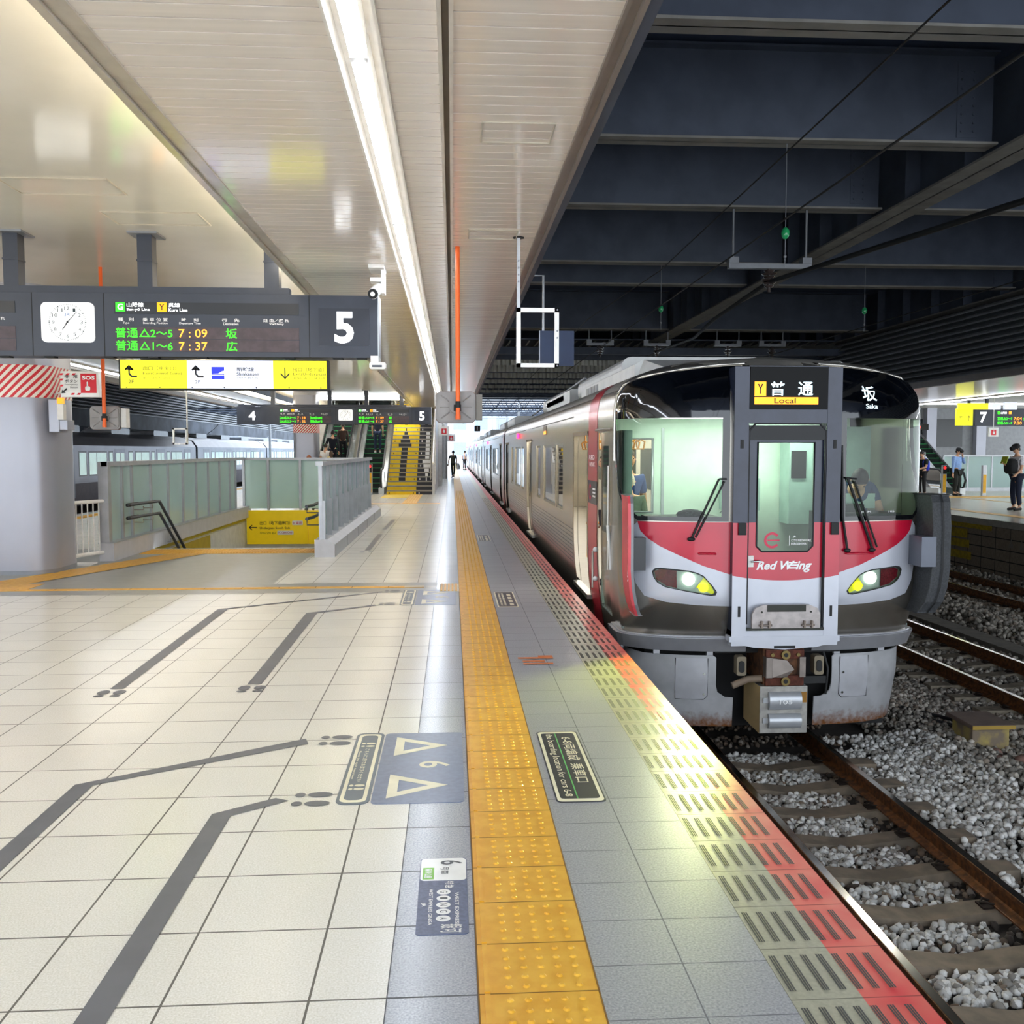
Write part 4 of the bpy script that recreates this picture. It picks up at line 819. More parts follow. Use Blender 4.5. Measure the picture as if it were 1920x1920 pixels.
b=B(); b.add([(x,y,z) for x in (X2,X2+.1) for y,z in ((36.7,0),(46,0),(46,5.2),(45,5.2),(36.7,1.15))],[(0,1,2,3,4),(9,8,7,6,5),(0,4,9,5),(4,3,8,9)],0); b.obj('side_wall',[mat('side_wall_white','#d9dadb',.3)],t)
b=B()
for dz in (0,-.25): b.tube([(X2-.06,36.5,.85+dz),(X2-.06,36.8,.85+dz),(X2-.06,45,.85+dz+4.1)],.022,0,8)
b.obj('handrail',[steel],t)
b=B(); b.tube([(X2+.05,36.7,1.2),(X2+.05,45,5.25)],.05,0,10); b.tube([(X2+.13,36.75,.4),(X2+.13,36.75,3.3)],.03,0,8); b.obj('top_trim',[white2],t)
escS=mat('escalator_step','#10221c',.5,.3); escG=mat('step_line_green','#2c9a55',.4); escR=mat('handrail_black','#15171a',.4); escB=mat('escalator_skirt','#c9cccb',.3,.6)
eglass=glass('clear_panel','#e6f3f0',1.5,.12,'#cfe3df')
def escal(x0,x1,y0,lab,n=22,H=4.4,eglass=eglass):
    t=thing('escalator',lab,'escalator',(x0,y0,0)); r,d=.2,.35
    b=B()
    for i in range(n): b.box(x0,x1,y0+.9+d*i,y0+.9+d*(i+1)+.02,r*i-.3,r*(i+1),0); b.box(x0,x1,y0+.9+d*i-.004,y0+.9+d*i,r*(i+1)-.03,r*(i+1)+.003,1)
    b.box(x0,x1,y0-.4,y0+.9,0,.02,2); b.obj('steps',[escS,escG,steel],t)
    for s,x in ((-1,x0-.12),(1,x1+.12)):
        sl=r/d; ye=y0+.9+d*n; ze=r*n
        b=B(); b.add([(x+dx,y,z) for dx in (-.006,.006) for y,z in ((y0,.2),(y0+.9,.2),(ye,ze+.2),(ye,ze+.95),(y0+.9,.95),(y0,.95))],[(0,1,2,3,4,5),(11,10,9,8,7,6)],0); b.obj('glass_side',[eglass],t)
        b=B(); b.tube([(x,y0+.1,.2),(x,y0-.15,.3),(x,y0-.28,.55),(x,y0-.15,.82),(x,y0+.1,.97),(x,y0+.9,.98),(x,ye,ze+.98)],.04,0,8); b.obj('handrail',[escR],t)
        b=B(); b.add([(x+dx,y,z) for dx in (-.11,.11) for y,z in ((y0-.1,0),(y0+1.6,0),(ye,ze-.45),(ye,ze+.25),(y0+.9,.25),(y0-.1,.25))],[(0,1,2,3,4,5),(11,10,9,8,7,6),(5,4,10,11),(4,3,9,10),(0,5,11,6)],0)
        for k in range(5): yy=y0+1.5+k*1.4; zz=(yy-y0-.9)*sl; b.box(x-.02,x+.02,yy-.03,yy+.03,zz+.25,zz+.5)
        b.obj('skirt',[escB],t)
    return t
escal(-3.75,-2.90,37.4,'dark green-edged escalator beside the yellow stairs'); escal(-5.35,-4.45,37.8,'dark green-edged escalator farther left beside the distant pillar')
def bollard(x,y,lab,h=1.18,face='#f2c21a',top=True):
    t=thing('bollard',lab,'bollard',(x,y,0)); b=B(); b.rbox(x-.09,x+.09,y-.06,y+.06,0,h,.04,0); b.obj('post',[lgrey],t)
    b=B(); b.box(x-.06,x+.06,y-.066,y-.06,.1,h-.35,0); b.obj('label_strip',[mat('bollard_yellow','#eab41c',.4)],t)
    if top:
        b=B(); b.box(x-.07,x+.07,y-.066,y-.06,h-.33,h-.02,0); b.obj('display',[blackm],t); b=B(); b.cyl((x,y-.075,h-.1),(x,y-.066,h-.1),.055,0,14); b.obj('stop_lamp',[mat('lamp_red','#ff3030',.3,emit='#ff2a2a',es=1.2)],t)
bollard(-3.15,36.6,'slim grey bollard with red no-entry lamp at the escalator foot',1.2)
b=B(); b.rbox(-4.02,-3.9,27.9,28.0,0,1.25,.03); b.box(-4.0,-3.92,27.89,27.9,.3,1.1,1); b.obj('bollard',[lgrey,mat('bollard_orange','#f08a3c',.4)],label='small orange striped bollard seen through the back balustrade',cat='bollard')
b=B(); b.box(-7.5,-.7,49.0,49.2,0,5.2); b.box(-.7,-.5,46,49.2,0,5.2); st(b,'wall_stair_block',[mat('stair_block_white','#e6e6e2',.5)])
b=B(); b.box(-6.5,-1.3,40.8,41.0,3.86,3.93); b.obj('ceiling_light',[mat('stair_fill_lamp','#ffffff',.4,emit='#f8fbff',es=9)],label='white lamp strip added to brighten the stair opening above the farther sign',cat='ceiling light')  # lamp strip added to brighten the dark escalators and stairs
# distant bits along platform
def sos(x,y,z,lab,top=ZC+.04):
    b=B(); b.box(x-.2,x+.2,y-.03,y+.03,z,z+.36,0); b.box(x-.1,x+.1,y-.036,y-.03,z+.06,z+.27,1); b.prism(rr(x-.04,x+.04,z+.1,z+.2,.02),y-.042,y-.036,lambda a,c,yy:(a,yy,c),0); b.box(x-.01,x+.01,y-.042,y-.036,z+.18,z+.25,0); b.box(x-.01,x+.01,y-.01,y+.01,z+.36,top,0); b.obj('emergency_sign',[white2,mat('sos_red','#e3122a',.4)],label=lab,cat='emergency sign')
sos(-.32,37.5,2.3,'small white and red hand sign hanging beside the stairs'); sos(-.05,47,2.15,'tiny white and red hand sign farther along the platform'); 
b=B(); b.tube([(-.45,58,0),(-.45,58,3.58)],.16,0,12); b.tube([(-1.6,70,0),(-1.6,70,3.58)],.16,0,12); b.obj('wall_post',[lgrey],label='slim grey canopy posts beyond the stairs',cat='post',kind='structure')
t=thing('track_number_sign','small black sign with white 1 hanging beyond the canopy','number sign',(.95,42,2.55)); b=B(); b.box(.98,1.24,42,42.08,2.55,2.8); b.obj('board',[blackm],t); b=B(); text(b,'1',(1.09,41.99,2.59),.03,.17); b.box(1.09,1.11,42.03,42.05,2.8,3.7); b.box(.8,1.11,42.03,42.05,3.68,3.72); b.obj('lettering',[LW],t)
b=B(); b.rbox(-1.3,-.1,43.5,43.9,2.5,2.62,.04); b.box(-.8,-.76,43.6,43.7,2.62,3.58) if 0 else None; 
# ---------------- far platform (right) ----------------
wallS=mat('stone_wall','#55493c',.9,noise=.25,scale=5,bump=.4,col2='#3a332c')
b=B(); PX=13.28
flr(b,PX,34,YB,125,0); b.box(PX-.03,PX+.4,YB,125,-.16,-.005,1)
st(b,'floor',[tilemat('floor_far_tiles','#b9b5aa','#dedacd',.45,.45,13.3,0,'#7a766e',.01,.22),mat('nosing','#aaa69a',.6,noise=.1)])
Mst=tilemat('wall_far_blocks','#7a6c5c','#9a8c78',.62,.27,0,-.16,'#231e1a',.025,.85,speck=20,spb=1.2,bumps=.8,rl=.02,axes='YZ')
b=B(); b.box(PX,PX+.3,YB,125,-1.4,-.16,0); st(b,'wall_far_platform',[Mst])
b=B()
for z0,z1,y0,y1 in ((-.28,-.16,22.5,24.8),(-.55,-.32,23.6,24.4),(-.8,-.6,23.5,24.5),(-1.1,-.9,23.4,24.6),(-.45,-.3,25.4,26.0),(-.85,-.65,25.2,25.8)): b.box(PX-.006,PX,y0,y1,z0,z1)
b.obj('painted_patch',[mat('old_yellow_wall','#b39a1c',.8,noise=.2,scale=12)],label='worn yellow painted blocks on the far platform wall beside the train',cat='painted mark')
b=B()
for k in range(4): y=20.3+k*.42; b.add([(PX-.006,y,-.62),(PX-.006,y+.2,-.62),(PX-.006,y+.1,-.38)],[(0,1,2)],0)
b.obj('painted_patch',[mat('chalk_mark','#8d8578',.9)],label='faint pale triangular marks on the far platform wall',cat='painted mark')
b=B(); b.box(14.35,14.72,YB,120,0,.006); b.box(18.3,18.42,YB,46,0,.006); b.box(16.5,24,33.2,34.2,0,.007); b.obj('tactile_strip',[mat('tactile_yellow_far','#e0b256',.45)],label='yellow tactile strip along the far platform edge',cat='tactile paving')
b=B()
b.box(13.9,18.5,1,66,ZC+.12,ZC+.14,1); y=1
while y<66: b.box(13.96,18.45,y,y+.125,ZC,ZC+.02,0); y+=.1365
b.box(13.82,13.96,1,66,ZC-.03,ZC+.15,2); b.box(18.45,18.6,1,66,ZC-.02,ZC+.1,3); b.box(18.85,19.0,1,66,ZC-.02,ZC+.1,3); b.box(19,34,1,66,3.85,3.9,3)
st(b,'ceiling_far',[slatM,darkgap,mat('fascia_brown_grey','#8f857e',.35,.3),white])
b=B(); b.cyl((18.72,12,ZC),(18.72,15.2,ZC),.05,0,10); t=thing('ceiling_light','tube lamp in the ceiling over the far platform','ceiling light',(18.72,12,ZC),group='far platform tube lamps'); b.obj('tube',[TUBE],t)
for i in range(1,14): clone(t,(0,3.27*i,0))
for y in (30,42): b=B(); b.box(20.2,27,y,y+.12,3.8,3.86); b.obj('ceiling_light',[mat('lit_cross_lamp','#ffffff',.4,emit='#f7fbff',es=5)],label='white lamp strip crossing the far platform ceiling '+('nearer' if y<35 else 'farther away'),cat='ceiling light')
b=B(); b.box(15,36,47,47.2,0,3.9,0)
for x0,x1 in ((19.2,21.1),(21.9,23.9),(24.5,26.0)): b.box(x0,x1,46.95,47,1.9,3.3,1)
for x in (18.7,21.3,24.2,26.8): b.box(x-.25,x+.25,46.6,46.95,0,3.9,2)
st(b,'wall_far_back',[mat('far_wall_grey','#9a9da2',.5),mat('far_dark_window','#131a1c',.2),pilM])
def bal2(x0,x1,y,lab):
    t=thing('glass_balustrade',lab,'balustrade',(x0,y,0)); n=max(2,int((x1-x0)/1.0))
    for i in range(n+1): b=B(); x=x0+(x1-x0)*i/n; b.box(x-.03,x+.03,y,y+.06,0,1.5); b.obj('post',[bal],t)
    for i in range(n): b=B(); xa=x0+(x1-x0)*i/n; b.box(xa+.03,xa+(x1-x0)/n-.03,y+.02,y+.035,.15,1.45); b.obj('glass_panel',[fro],t)
    b=B(); b.box(x0,x1,y-.02,y+.08,1.45,1.52); b.box(x0,x1,y-.02,y+.08,.0,.15); b.obj('top_rail',[lgrey],t)
bal2(20.6,28,38.6,'green glass balustrade behind the people on the far platform')
escal(19.0,19.62,35.6,'glass-sided escalator on the far platform with the round handrail ends',16,eglass=fro)
bollard(18.7,35.0,'grey bollard with red lamp beside the boy on the far platform',1.15); bollard(20.05,34.6,'grey and yellow bollard beside the man in the blue shirt',1.15,top=False); bollard(21.45,34.8,'grey and yellow bollard behind the man reading at the right edge',1.15,top=True)
t=thing('departure_sign','dark hanging sign with a white 7 over the far platform','departure sign',(22,37,3))
b=B(); b.box(21.0,26,37,37.3,2.7,3.4); b.obj('housing',[navyS],t); b=B(); text(b,'7',(21.2,36.99,2.83),.28,.42,bold=.03); b.obj('number',[Ewhite],t)
b=B(); text(b,'普通△2〜7',(21.92,36.99,2.93),.62,.12,0); text(b,'普通△2〜7',(21.92,36.99,2.75),.62,.12,0); text(b,'坂',(23.0,36.99,2.9),.2,.14,0); text(b,'7:20',(22.6,36.985,2.75),.34,.12,1); text(b,'7:04',(22.6,36.985,2.93),.34,.12,1); b.box(21.93,22.03,36.99,37,3.17,3.28,0); text(b,'山陽線',(22.06,36.99,3.17),.25,.1,2); b.box(22.4,22.5,36.99,37,3.17,3.28,1); b.obj('led_letters',[Egreen,Eorange,Ewhite],t)
b=B(); b.box(21.5,21.6,37.1,37.2,3.4,3.85); b.box(24,24.1,37.1,37.2,3.4,3.85); b.obj('hanger_post',[navyS],t)
t=thing('exit_sign','bright yellow hanging sign with an arrow left of the white 7','exit sign',(20.5,36.6,3)); b=B(); b.box(20.0,20.68,36.6,36.7,2.7,3.38,0); b.box(20.55,20.62,36.7,36.8,3.38,3.85,1); b.obj('panel',[Eyellow,navyS],t)
b=B(); text(b,'↑',(20.46,36.59,2.88),.1,.22,0); text(b,'地下',(20.12,36.59,2.98),.12,.1,0); b.obj('lettering',[LD],t)
t=thing('exit_sign','yellow and white wayfinding strip above the far departure sign','exit sign',(20.5,35.4,3.5)); b=B(); b.box(19.4,20.6,35.4,35.5,3.28,3.52,0); b.box(20.6,21.1,35.4,35.5,3.28,3.52,1); b.box(21.25,21.75,35.4,35.5,3.28,3.56,1); b.obj('panel',[Eyellow,Epale],t)
sos(21.3,36.2,2.25,'white and red emergency sign below the white 7',3.9); 
b=B(); b.box(18.5,19.6,38,38.1,2.55,2.8,0); text(b,'▪▪▪▪',(18.75,37.98,2.6),.5,.12,1); b.box(19,19.05,38,38.05,2.8,3.8,0); b.obj('led_display',[blackm,mat('led_red','#ff4a2a',.4,emit='#ff3a20',es=1.2)],label='small red lit display hanging over the far escalator',cat='display')
# ---------------- grey train beyond the left platform ----------------
gtr=mat('grey_train_body','#8d8f98',.3,.6,noise=.08,scale=1.2); gdk=mat('grey_train_skirt','#4d444a',.5,noise=.1); wing=mat('train_window_green','#bfe0da',.1,emit='#cdebe6',es=.35,noise=.1,scale=1.5); drk=mat('window_dark','#2b2f36',.2)
b=B(); b.box(XL,-9.5,YB,120,0,.004) if 0 else None
def gcar(y0,lab):
    t=thing('train_carriage',lab,'train carriage',(-15.7,y0,-1.1),group='grey train carriages'); xs=-14.25
    b=B(); pr=[(-17.15,.45),(-17.15,1.9),(-16.9,2.25),(-16.3,2.45),(-15.1,2.45),(-14.5,2.25),(xs,1.9),(xs,.45)]; b.prism(pr,y0,y0+19.6,lambda a,c,y:(a,y,c),0); b.obj('body',[gtr],t)
    b=B(); b.box(-17.1,xs-.02,y0+.05,y0+19.5,-.4,.45); b.obj('lower_body',[gdk],t)
    b=B()
    for k in range(3): b.rbox(-16.3,-15.1,y0+3+k*6,y0+5.4+k*6,2.45,2.72,.1,0,'x')
    b.tube([(-16.2,y0+8.4,2.5),(-15.7,y0+9.6,3.1),(-15.2,y0+8.8,3.4)],.03,0,5); b.obj('roof_unit',[lgrey],t)
    for yy in (1.3,6.9,12.6,18.2-.9):
        b=B(); b.box(xs,xs+.006,y0+yy,y0+yy+1.3,-.1,1.78,0); b.box(xs+.006,xs+.01,y0+yy+.15,y0+yy+.6,.75,1.6,1); b.box(xs+.006,xs+.01,y0+yy+.72,y0+yy+1.15,.75,1.6,1); b.obj('door',[mat('grey_door','#777b85',.3,.5),wing],t)
    for yy,L_ in ((3.0,.8),(4.0,2.0),(6.2,.5),(8.6,.6),(9.5,2.0),(11.8,.5),(14.2,.6),(15.0,1.9)):
        b=B(); b.box(xs,xs+.004,y0+yy,y0+yy+L_,.7,1.68,1); b.box(xs+.004,xs+.008,y0+yy+.07,y0+yy+L_-.07,.76,1.62,0)
        if L_>1.5: b.box(xs+.008,xs+.012,y0+yy+L_*.4,y0+yy+L_*.4+.05,.76,1.62,1)
        b.obj('window',[wing,drk],t)
    return t
g0=gcar(34.2,'grey carriage beyond the glass balustrade, the nearest one beside the near pillar')
for i,l in enumerate(('grey carriage beyond the balustrade, second in line','grey carriage beyond the balustrade, third in line')): clone(g0,(0,20.0*(i+1),0),label=l)
b=B(); b.box(-30,-17.4,YB,120,-1.4,0); st(b,'floor_left_platform',[concrete])
b=B(); b.box(-9.65,-9.3,YB,110,0,.006); b.obj('tactile_strip',[Mtac],label='yellow tactile strip at the left platform edge seen behind the small railing',cat='tactile paving')
# far left hanging frame
t=thing('hanging_frame','white frame hanging by the left track above the grey train','sign frame',(-9.2,24,3.5)); b=B(); b.tube([(-6.55,24,3.96),(-6.55,24,1.85)],.02,0,6); b.obj('pole',[white],t)
b=B()
for x0,x1,z0,z1 in ((-6.9,-6.55,1.85,1.89),(-6.9,-6.55,2.22,2.26),(-6.9,-6.86,1.85,2.26),(-6.59,-6.55,1.85,2.26)): b.box(x0,x1,23.95,24,z0,z1)
b.obj('frame',[white2],t)
# neighbouring platform canopy beyond the grey train
b=B(); b.box(-30,-18,YB,120,3.58,3.66); b.box(-26,-25.8,YB,120,0,3.6,1); b.box(-18.06,-17.98,YB,120,2.9,3.72,1)
for i in range(8): b.box(-21.2,-21.1,4+i*8,10+i*8,3.5,3.56,2)
for i in range(9): b.box(-20.5,-20,4+i*8,4.5+i*8,0,3.6,3)
st(b,'wall_left_platform',[mat('left_canopy','#8c8b88',.5),mat('left_backdrop','#59606a',.7,noise=.3,scale=.8),TUBE,grey])
# ---------------- the red and silver train ----------------
XC=3.06;YF=8.56;DD=.44;W0=1.475;PP=2.9
WZ=[(-.35,1.375),(-.2,1.39),(0,1.425),(.25,1.455),(.5,1.47),(.75,1.475),(1.6,1.475),(2.12,1.472),(2.25,1.45),(2.35,1.385),(2.43,1.27),(2.5,1.07),(2.55,.82),(2.59,.5),(2.61,.25),(2.62,0.0)]
def wz(z):
    if z<=WZ[0][0]:return WZ[0][1]
    for (a,b_),(c,d) in zip(WZ,WZ[1:]):
        if z<=c:return b_+(d-b_)*(z-a)/(c-a)
    return 0.
NA=300; _A=[PI/2*i/NA for i in range(NA+1)]
_PX=[W0*math.sin(a)**(2/PP) for a in _A];_PY=[DD-DD*math.cos(a) for a in _A]; _S=[0.]
for i in range(NA):_S.append(_S[-1]+math.hypot(_PX[i+1]-_PX[i],_PY[i+1]-_PY[i]))
SM=_S[-1]
def PT(s,z,off=0.):
    """point on the cab shell: s runs round the nose from the centre line, z is height"""
    sg=1 if s>=0 else -1;s=abs(s)
    if s>=SM: x=W0;y=DD+(s-SM);nx,ny=1,0
    else:
        i=max(0,min(bisect(_S,s)-1,NA-1));t=(s-_S[i])/(_S[i+1]-_S[i]);x=_PX[i]+t*(_PX[i+1]-_PX[i]);y=_PY[i]+t*(_PY[i+1]-_PY[i])
        dx,dy=_PX[i+1]-_PX[i],_PY[i+1]-_PY[i];l=math.hypot(dx,dy);nx,ny=dy/l,-dx/l
    w_=wz(z)/W0
    lean=.55*max(0,(z-2.5)/.12)**2+.16*max(0,(min(z,2.5)-1.85)/.7)**2+.10*max(0,(.34-z)/.4)**1.4
    if z>2.5: nx*=.3;ny*=.3
    fade=1 if s<SM else max(0,1-(s-SM)/.3)
    return (XC+sg*(x*w_+nx*off),YF+y+lean*fade+ny*off,z)
def sheet(b,outer,holes=(),m=0,off=0.,step=.06,fn=PT,sm=True):
    """polygon in shell coordinates, cut finely and laid on the curved shell"""
    polys=[[Vector((a,c,0)) for a,c in outer]]+[[Vector((a,c,0)) for a,c in h] for h in holes]
    flat=[v for p in polys for v in p]; tr=tessellate_polygon(polys)
    bm=bmesh.new(); vs=[bm.verts.new(v) for v in flat]
    for t in tr:
        try: bm.faces.new([vs[i] for i in t])
        except ValueError: pass
    for ax in (0,1):
        lo=min(v[ax] for v in flat); hi=max(v[ax] for v in flat); k=lo+step
        while k<hi-1e-4:
            co=Vector((k,0,0)) if ax==0 else Vector((0,k,0)); no=Vector((1,0,0)) if ax==0 else Vector((0,1,0))
            bmesh.ops.bisect_plane(bm,geom=bm.verts[:]+bm.edges[:]+bm.faces[:],dist=1e-6,plane_co=co,plane_no=no); k+=step
    bm.normal_update()
    for f in bm.faces:
        if f.normal.z<0: f.normal_flip()
    bm.verts.index_update(); V=[fn(v.co.x,v.co.y,off) for v in bm.verts]; F=[tuple(v.index for v in f.verts) for f in bm.faces]; bm.free()
    b.add(V,F,m,sm)
mir=lambda p:[(-a,c) for a,c in p][::-1]
inox=mat('train_stainless','#b4aea4',.26,.92,noise=.04,scale=40,stretch=(1,1,18)); silver=mat('train_silver_paint','#c9ccd6',.3,.25,noise=.02)
tred=mat('train_red','#c30f33',.28,.05,noise=.05,scale=3,coat=.4); gblack=mat('train_black_glass','#05070c',.05,spec=.7,noise=.3,scale=4); gnavy=mat('gangway_navy','#2a3042',.25,.1,noise=.12,scale=5)
wsg=glass('windscreen_glass','#e6f1e2',1.45); gsk=mat('window_seal','#101216',.5); cabM=mat('cab_wall_green','#dfeee0',.5,noise=.03); cabW=mat('cab_cabinet','#a9c4bc',.5)
TR=thing('train_carriage','red and silver leading train carriage with lit headlights standing at the platform','train carriage',(XC,YF,-1.15),group='red and silver train carriages')
WIN=[(.515,1.045),(1.36,1.05),(1.47,1.12),(1.56,1.24),(1.66,1.38),(1.76,1.55),(1.82,1.85),(1.81,2.08),(1.76,2.22),(1.66,2.31),(1.45,2.38),(1.14,2.44),(.8,2.475),(.515,2.485)]
INN=[(.585,1.09),(1.36,1.09),(1.45,1.16),(1.58,1.36),(1.68,1.55),(1.74,1.85),(1.735,2.0),(.585,2.0)]
HL=[(1.22,.575),(1.205,.52),(1.17,.47),(1.10,.43),(.89,.39),(.68,.355),(.635,.36),(.62,.39),(.66,.45),(.74,.54),(.80,.57),(.88,.59),(1.14,.612),(1.19,.605)]
b=B()
for sg in (1,-1):
    f=(lambda p:p) if sg>0 else mir
    sheet(b,f([(.5,-.06),(1.95,-.06),(1.95,2.62),(.5,2.62)]),[f(WIN),f(HL)],0)
sheet(b,[(-.5,2.49),(.5,2.49),(.5,2.62),(-.5,2.62)],[],0)
for i_,f_ in enumerate(b.f):
    if sum(b.v[k][2] for k in f_)/len(f_)>2.506: b.m[i_]=1
b.obj('cab_shell',[inox,mat('train_roof','#8a8781',.5,.4,noise=.06)],TR)
REDL=[(.5,.555),(.75,.635),(1.0,.745),(1.15,.815),(1.26,.885),(1.33,.95),(1.36,1.04),(.5,1.04)]
SIL=[(.5,.255),(.8,.265),(1.1,.29),(1.3,.34),(1.38,.45),(1.42,.62),(1.44,.85),(1.42,.98),(1.36,1.035),(1.33,.95),(1.26,.885),(1.15,.815),(1.0,.745),(.75,.635),(.5,.555)]
for f in (lambda p:p,mir):
    b=B(); sheet(b,f(REDL),[],0,.003); b.obj('red_wing_band',[tred],TR,label='red painted band below the windscreen')
    b=B(); sheet(b,f(SIL),[f(HL)],0,.0025); b.obj('silver_panel',[silver],TR)
    b=B(); sheet(b,f(WIN),[f(INN)],0,.004); b.obj('windscreen_border',[gblack],TR,label='black border and head of the windscreen')
    b=B(); sheet(b,f(INN),[],0,.002); b.obj('windscreen',[wsg],TR)
for f,sg in ((lambda p:p,1),(mir,-1)):
    b=B(); P_=[(1.84,1.6),(1.85,1.85),(1.84,2.08),(1.79,2.235),(1.68,2.33),(1.46,2.402),(1.14,2.462),(.8,2.497),(.5,2.508)]
    b.tube([PT(sg*a,c_,.004) for a,c_ in P_],.014,0,8); b.obj('windscreen_rim',[mat('rim_silver','#d4d0c8',.2,.8)],TR)
# headlights
yel=mat('foglamp_glow','#f0f020',.3,emit='#eef018',es=2.2); wl=mat('headlamp_glow','#ffffff',.3,emit='#f4fff0',es=8); reflR=mat('tail_lens','#6a1622',.15,noise=.3,scale=60,spec=.8); chrome=mat('chrome','#c8d0cc',.12,1.0)
def blob(b,cs,cz,r,off,m,n=16):
    c=PT(cs,cz,off); pts=[PT(cs+r*math.cos(2*PI*k/n),cz+r*math.sin(2*PI*k/n),off) for k in range(n)]; pts=[pts[k] for k in range(n)]; b.add([c]+pts,[(0,1+k,1+(k+1)%n) for k in range(n)],m)
for sg in (-1,1):
    f=(lambda p:p) if sg>0 else mir
    ins=[(.93+(a-.93)*.955,.475+(c-.475)*.90) for a,c in HL]
    h=B(); sheet(h,f(HL),[f(ins)],0,.006,.05); hp=h.obj('headlight',[gsk],TR,label='slanted headlight cluster with black rim')
    h=B(); sheet(h,f(HL),[],0,-.03,.05); h.obj('reflector',[mat('headlight_bowl','#9aa59e',.35,.5)],hp)
    h=B(); sheet(h,f([(a,c) for a,c in ((1.2,.575),(1.185,.50),(1.09,.44),(.99,.42),(.99,.595),(1.13,.60))]),[],0,-.02,.05); h.obj('tail_lens',[reflR],hp)
    h=B(); blob(h,sg*.88,.505,.058,-.012,0); h.obj('lamp',[wl],hp,label='bright white main lamp')
    h=B(); sheet(h,f([(.81,.43),(.665,.368),(.64,.38),(.665,.44),(.735,.525)]),[],1,-.022,.05); blob(h,sg*.745,.43,.045,-.012,0); h.obj('lamp',[yel,mat('foglamp_lens','#c9cc20',.2,emit='#c8cc10',es=.35)],hp,label='yellow inner lamp')
    h=B(); sheet(h,f(ins),[],0,.004,.05); h.obj('lens_cover',[glass('lamp_cover_'+('r' if sg>0 else 'l'),'#f4fbf6',1.4)],hp)
for sg in (-1,1):
    p=PT(sg*.86,.5,.1); l=bpy.data.lights.new('headlight_beam','SPOT'); l.energy=50; l.color=(1,1,.9); l.spot_blend=.9; l.spot_size=R(70); l.shadow_soft_size=.05; o=bpy.data.objects.new('headlight_beam',l); COL.objects.link(o); o.location=p; o.rotation_euler=(R(-80),0,R(-6)); o.parent=TR; o.matrix_parent_inverse=Matrix.Translation(TR.location).inverted()
    p=PT(sg*.745,.43,.1); l=bpy.data.lights.new('foglamp_beam','SPOT'); l.energy=(200 if sg<0 else 25); l.spot_blend=1; l.color=(.9,1,.15); l.spot_size=R(46); l.shadow_soft_size=.05; o=bpy.data.objects.new('foglamp_beam',l); COL.objects.link(o); o.location=p; o.rotation_euler=(Vector((1.0 if sg<0 else 3.4,6.3 if sg<0 else 3,0))-Vector(p)).to_track_quat('-Z','Y').to_euler(); o.parent=TR; o.matrix_parent_inverse=Matrix.Translation(TR.location).inverted()
# gangway front
G0,G1=XC-.5,XC+.5; yg=YF-.07
g=B()
g.box(G0,G0+.135,yg,YF+.12,-.02,2.46,0); g.box(G1-.135,G1,yg,YF+.12,-.02,2.46,0)
g.box(G0,G1,yg,YF+.12,-.10,.04,2)
g.box(G0+.135,G1-.135,yg+.004,YF+.2,1.95,2.08,1); g.box(G0+.135,G1-.135,yg+.01,YF+.3,2.07,2.47,1)
# lower white, red and navy colouring of the side posts follow the front livery
gw=g
gp=gw.obj('gangway_frame',[gnavy,gnavy,silver],TR)
def paint(x0,x1,z0,z1,m,nm,lab=None,y=yg-.003,par=None):
    q=B(); q.box(x0,x1,y,y+.003,z0,z1,0); return q.obj(nm,[m],par or gp,label=lab)
for x0,x1 in ((G0,G0+.135),(G1-.135,G1)):
    q=B(); c=lambda x:.5+.055*(abs(x-XC)/.5)**2
    pts=[(x0,c(x0)),(x1,c(x1)),(x1,1.04),(x0,1.04)]; q.prism(pts,yg-.004,yg,lambda a,c_,y:(a,y,c_),0); q.obj('frame_paint',[tred],gp,label='red part of the gangway post')
    q=B(); q.prism([(x0,-.02),(x1,-.02),(x1,c(x1)),(x0,c(x0))],yg-.0035,yg,lambda a,c_,y:(a,y,c_),0); q.obj('frame_paint',[silver],gp,label='silver part of the gangway post')
    q=B(); xm=(x0+x1)/2; q.box(xm-.02,xm+.05,yg-.03,yg,.93,1.04,0); q.box(xm-.012,xm+.012,yg-.006,yg,.17,.27,0); q.box(xm-.008,xm+.02,yg-.006,yg,1.72,1.8,0); q.obj('latch',[blackm],gp)
# bottom lip of the frame with cut corners
q=B(); q.prism([(G0-.02,-.01),(G1+.02,-.01),(G1+.02,-.06),(G1-.2,-.115),(XC,-.135),(G0+.2,-.115),(G0-.02,-.06)],yg-.01,yg+.12,lambda a,c_,y:(a,y,c_),0); q.box(XC-.1,XC+.1,yg-.012,yg-.01,-.125,-.1,1); q.obj('bottom_lip',[silver,blackm],gp)
D0,D1=XC-.355,XC+.355; yd=YF-.025
W_=[(XC-.265,.77+.05),(XC-.215,.77),(XC+.215,.77),(XC+.265,.82),(XC+.265,1.775),(XC-.265,1.775)]
dr=B(); d=lambda a,c_,off:(a,yd-off,c_)
c=lambda x:.5+.055*(abs(x-XC)/.5)**2
sheet(dr,[(D0,1.04),(XC-.265,1.04),(XC-.265,1.775),(XC+.265,1.775),(XC+.265,1.04),(D1,1.04),(D1,1.93),(D0,1.93)],[],0,0,.3,d,False)
low=[(D0+i*(D1-D0)/16,c(D0+i*(D1-D0)/16)) for i in range(17)]
sheet(dr,[(D0,.06)]+[(D1,.06)]+low[::-1],[],2,0,.5,d,False)
sheet(dr,low+[(D1,1.04),(XC+.265,1.04),(XC+.265,.82),(XC+.215,.77),(XC-.215,.77),(XC-.265,.82),(XC-.265,1.04),(D0,1.04)],[],1,0,.5,d,False)
dd=dr.obj('front_door',[gnavy,tred,silver],TR)
q=B(); sheet(q,W_,[],0,.003,.4,d,False); q.obj('door_window',[wsg],dd)
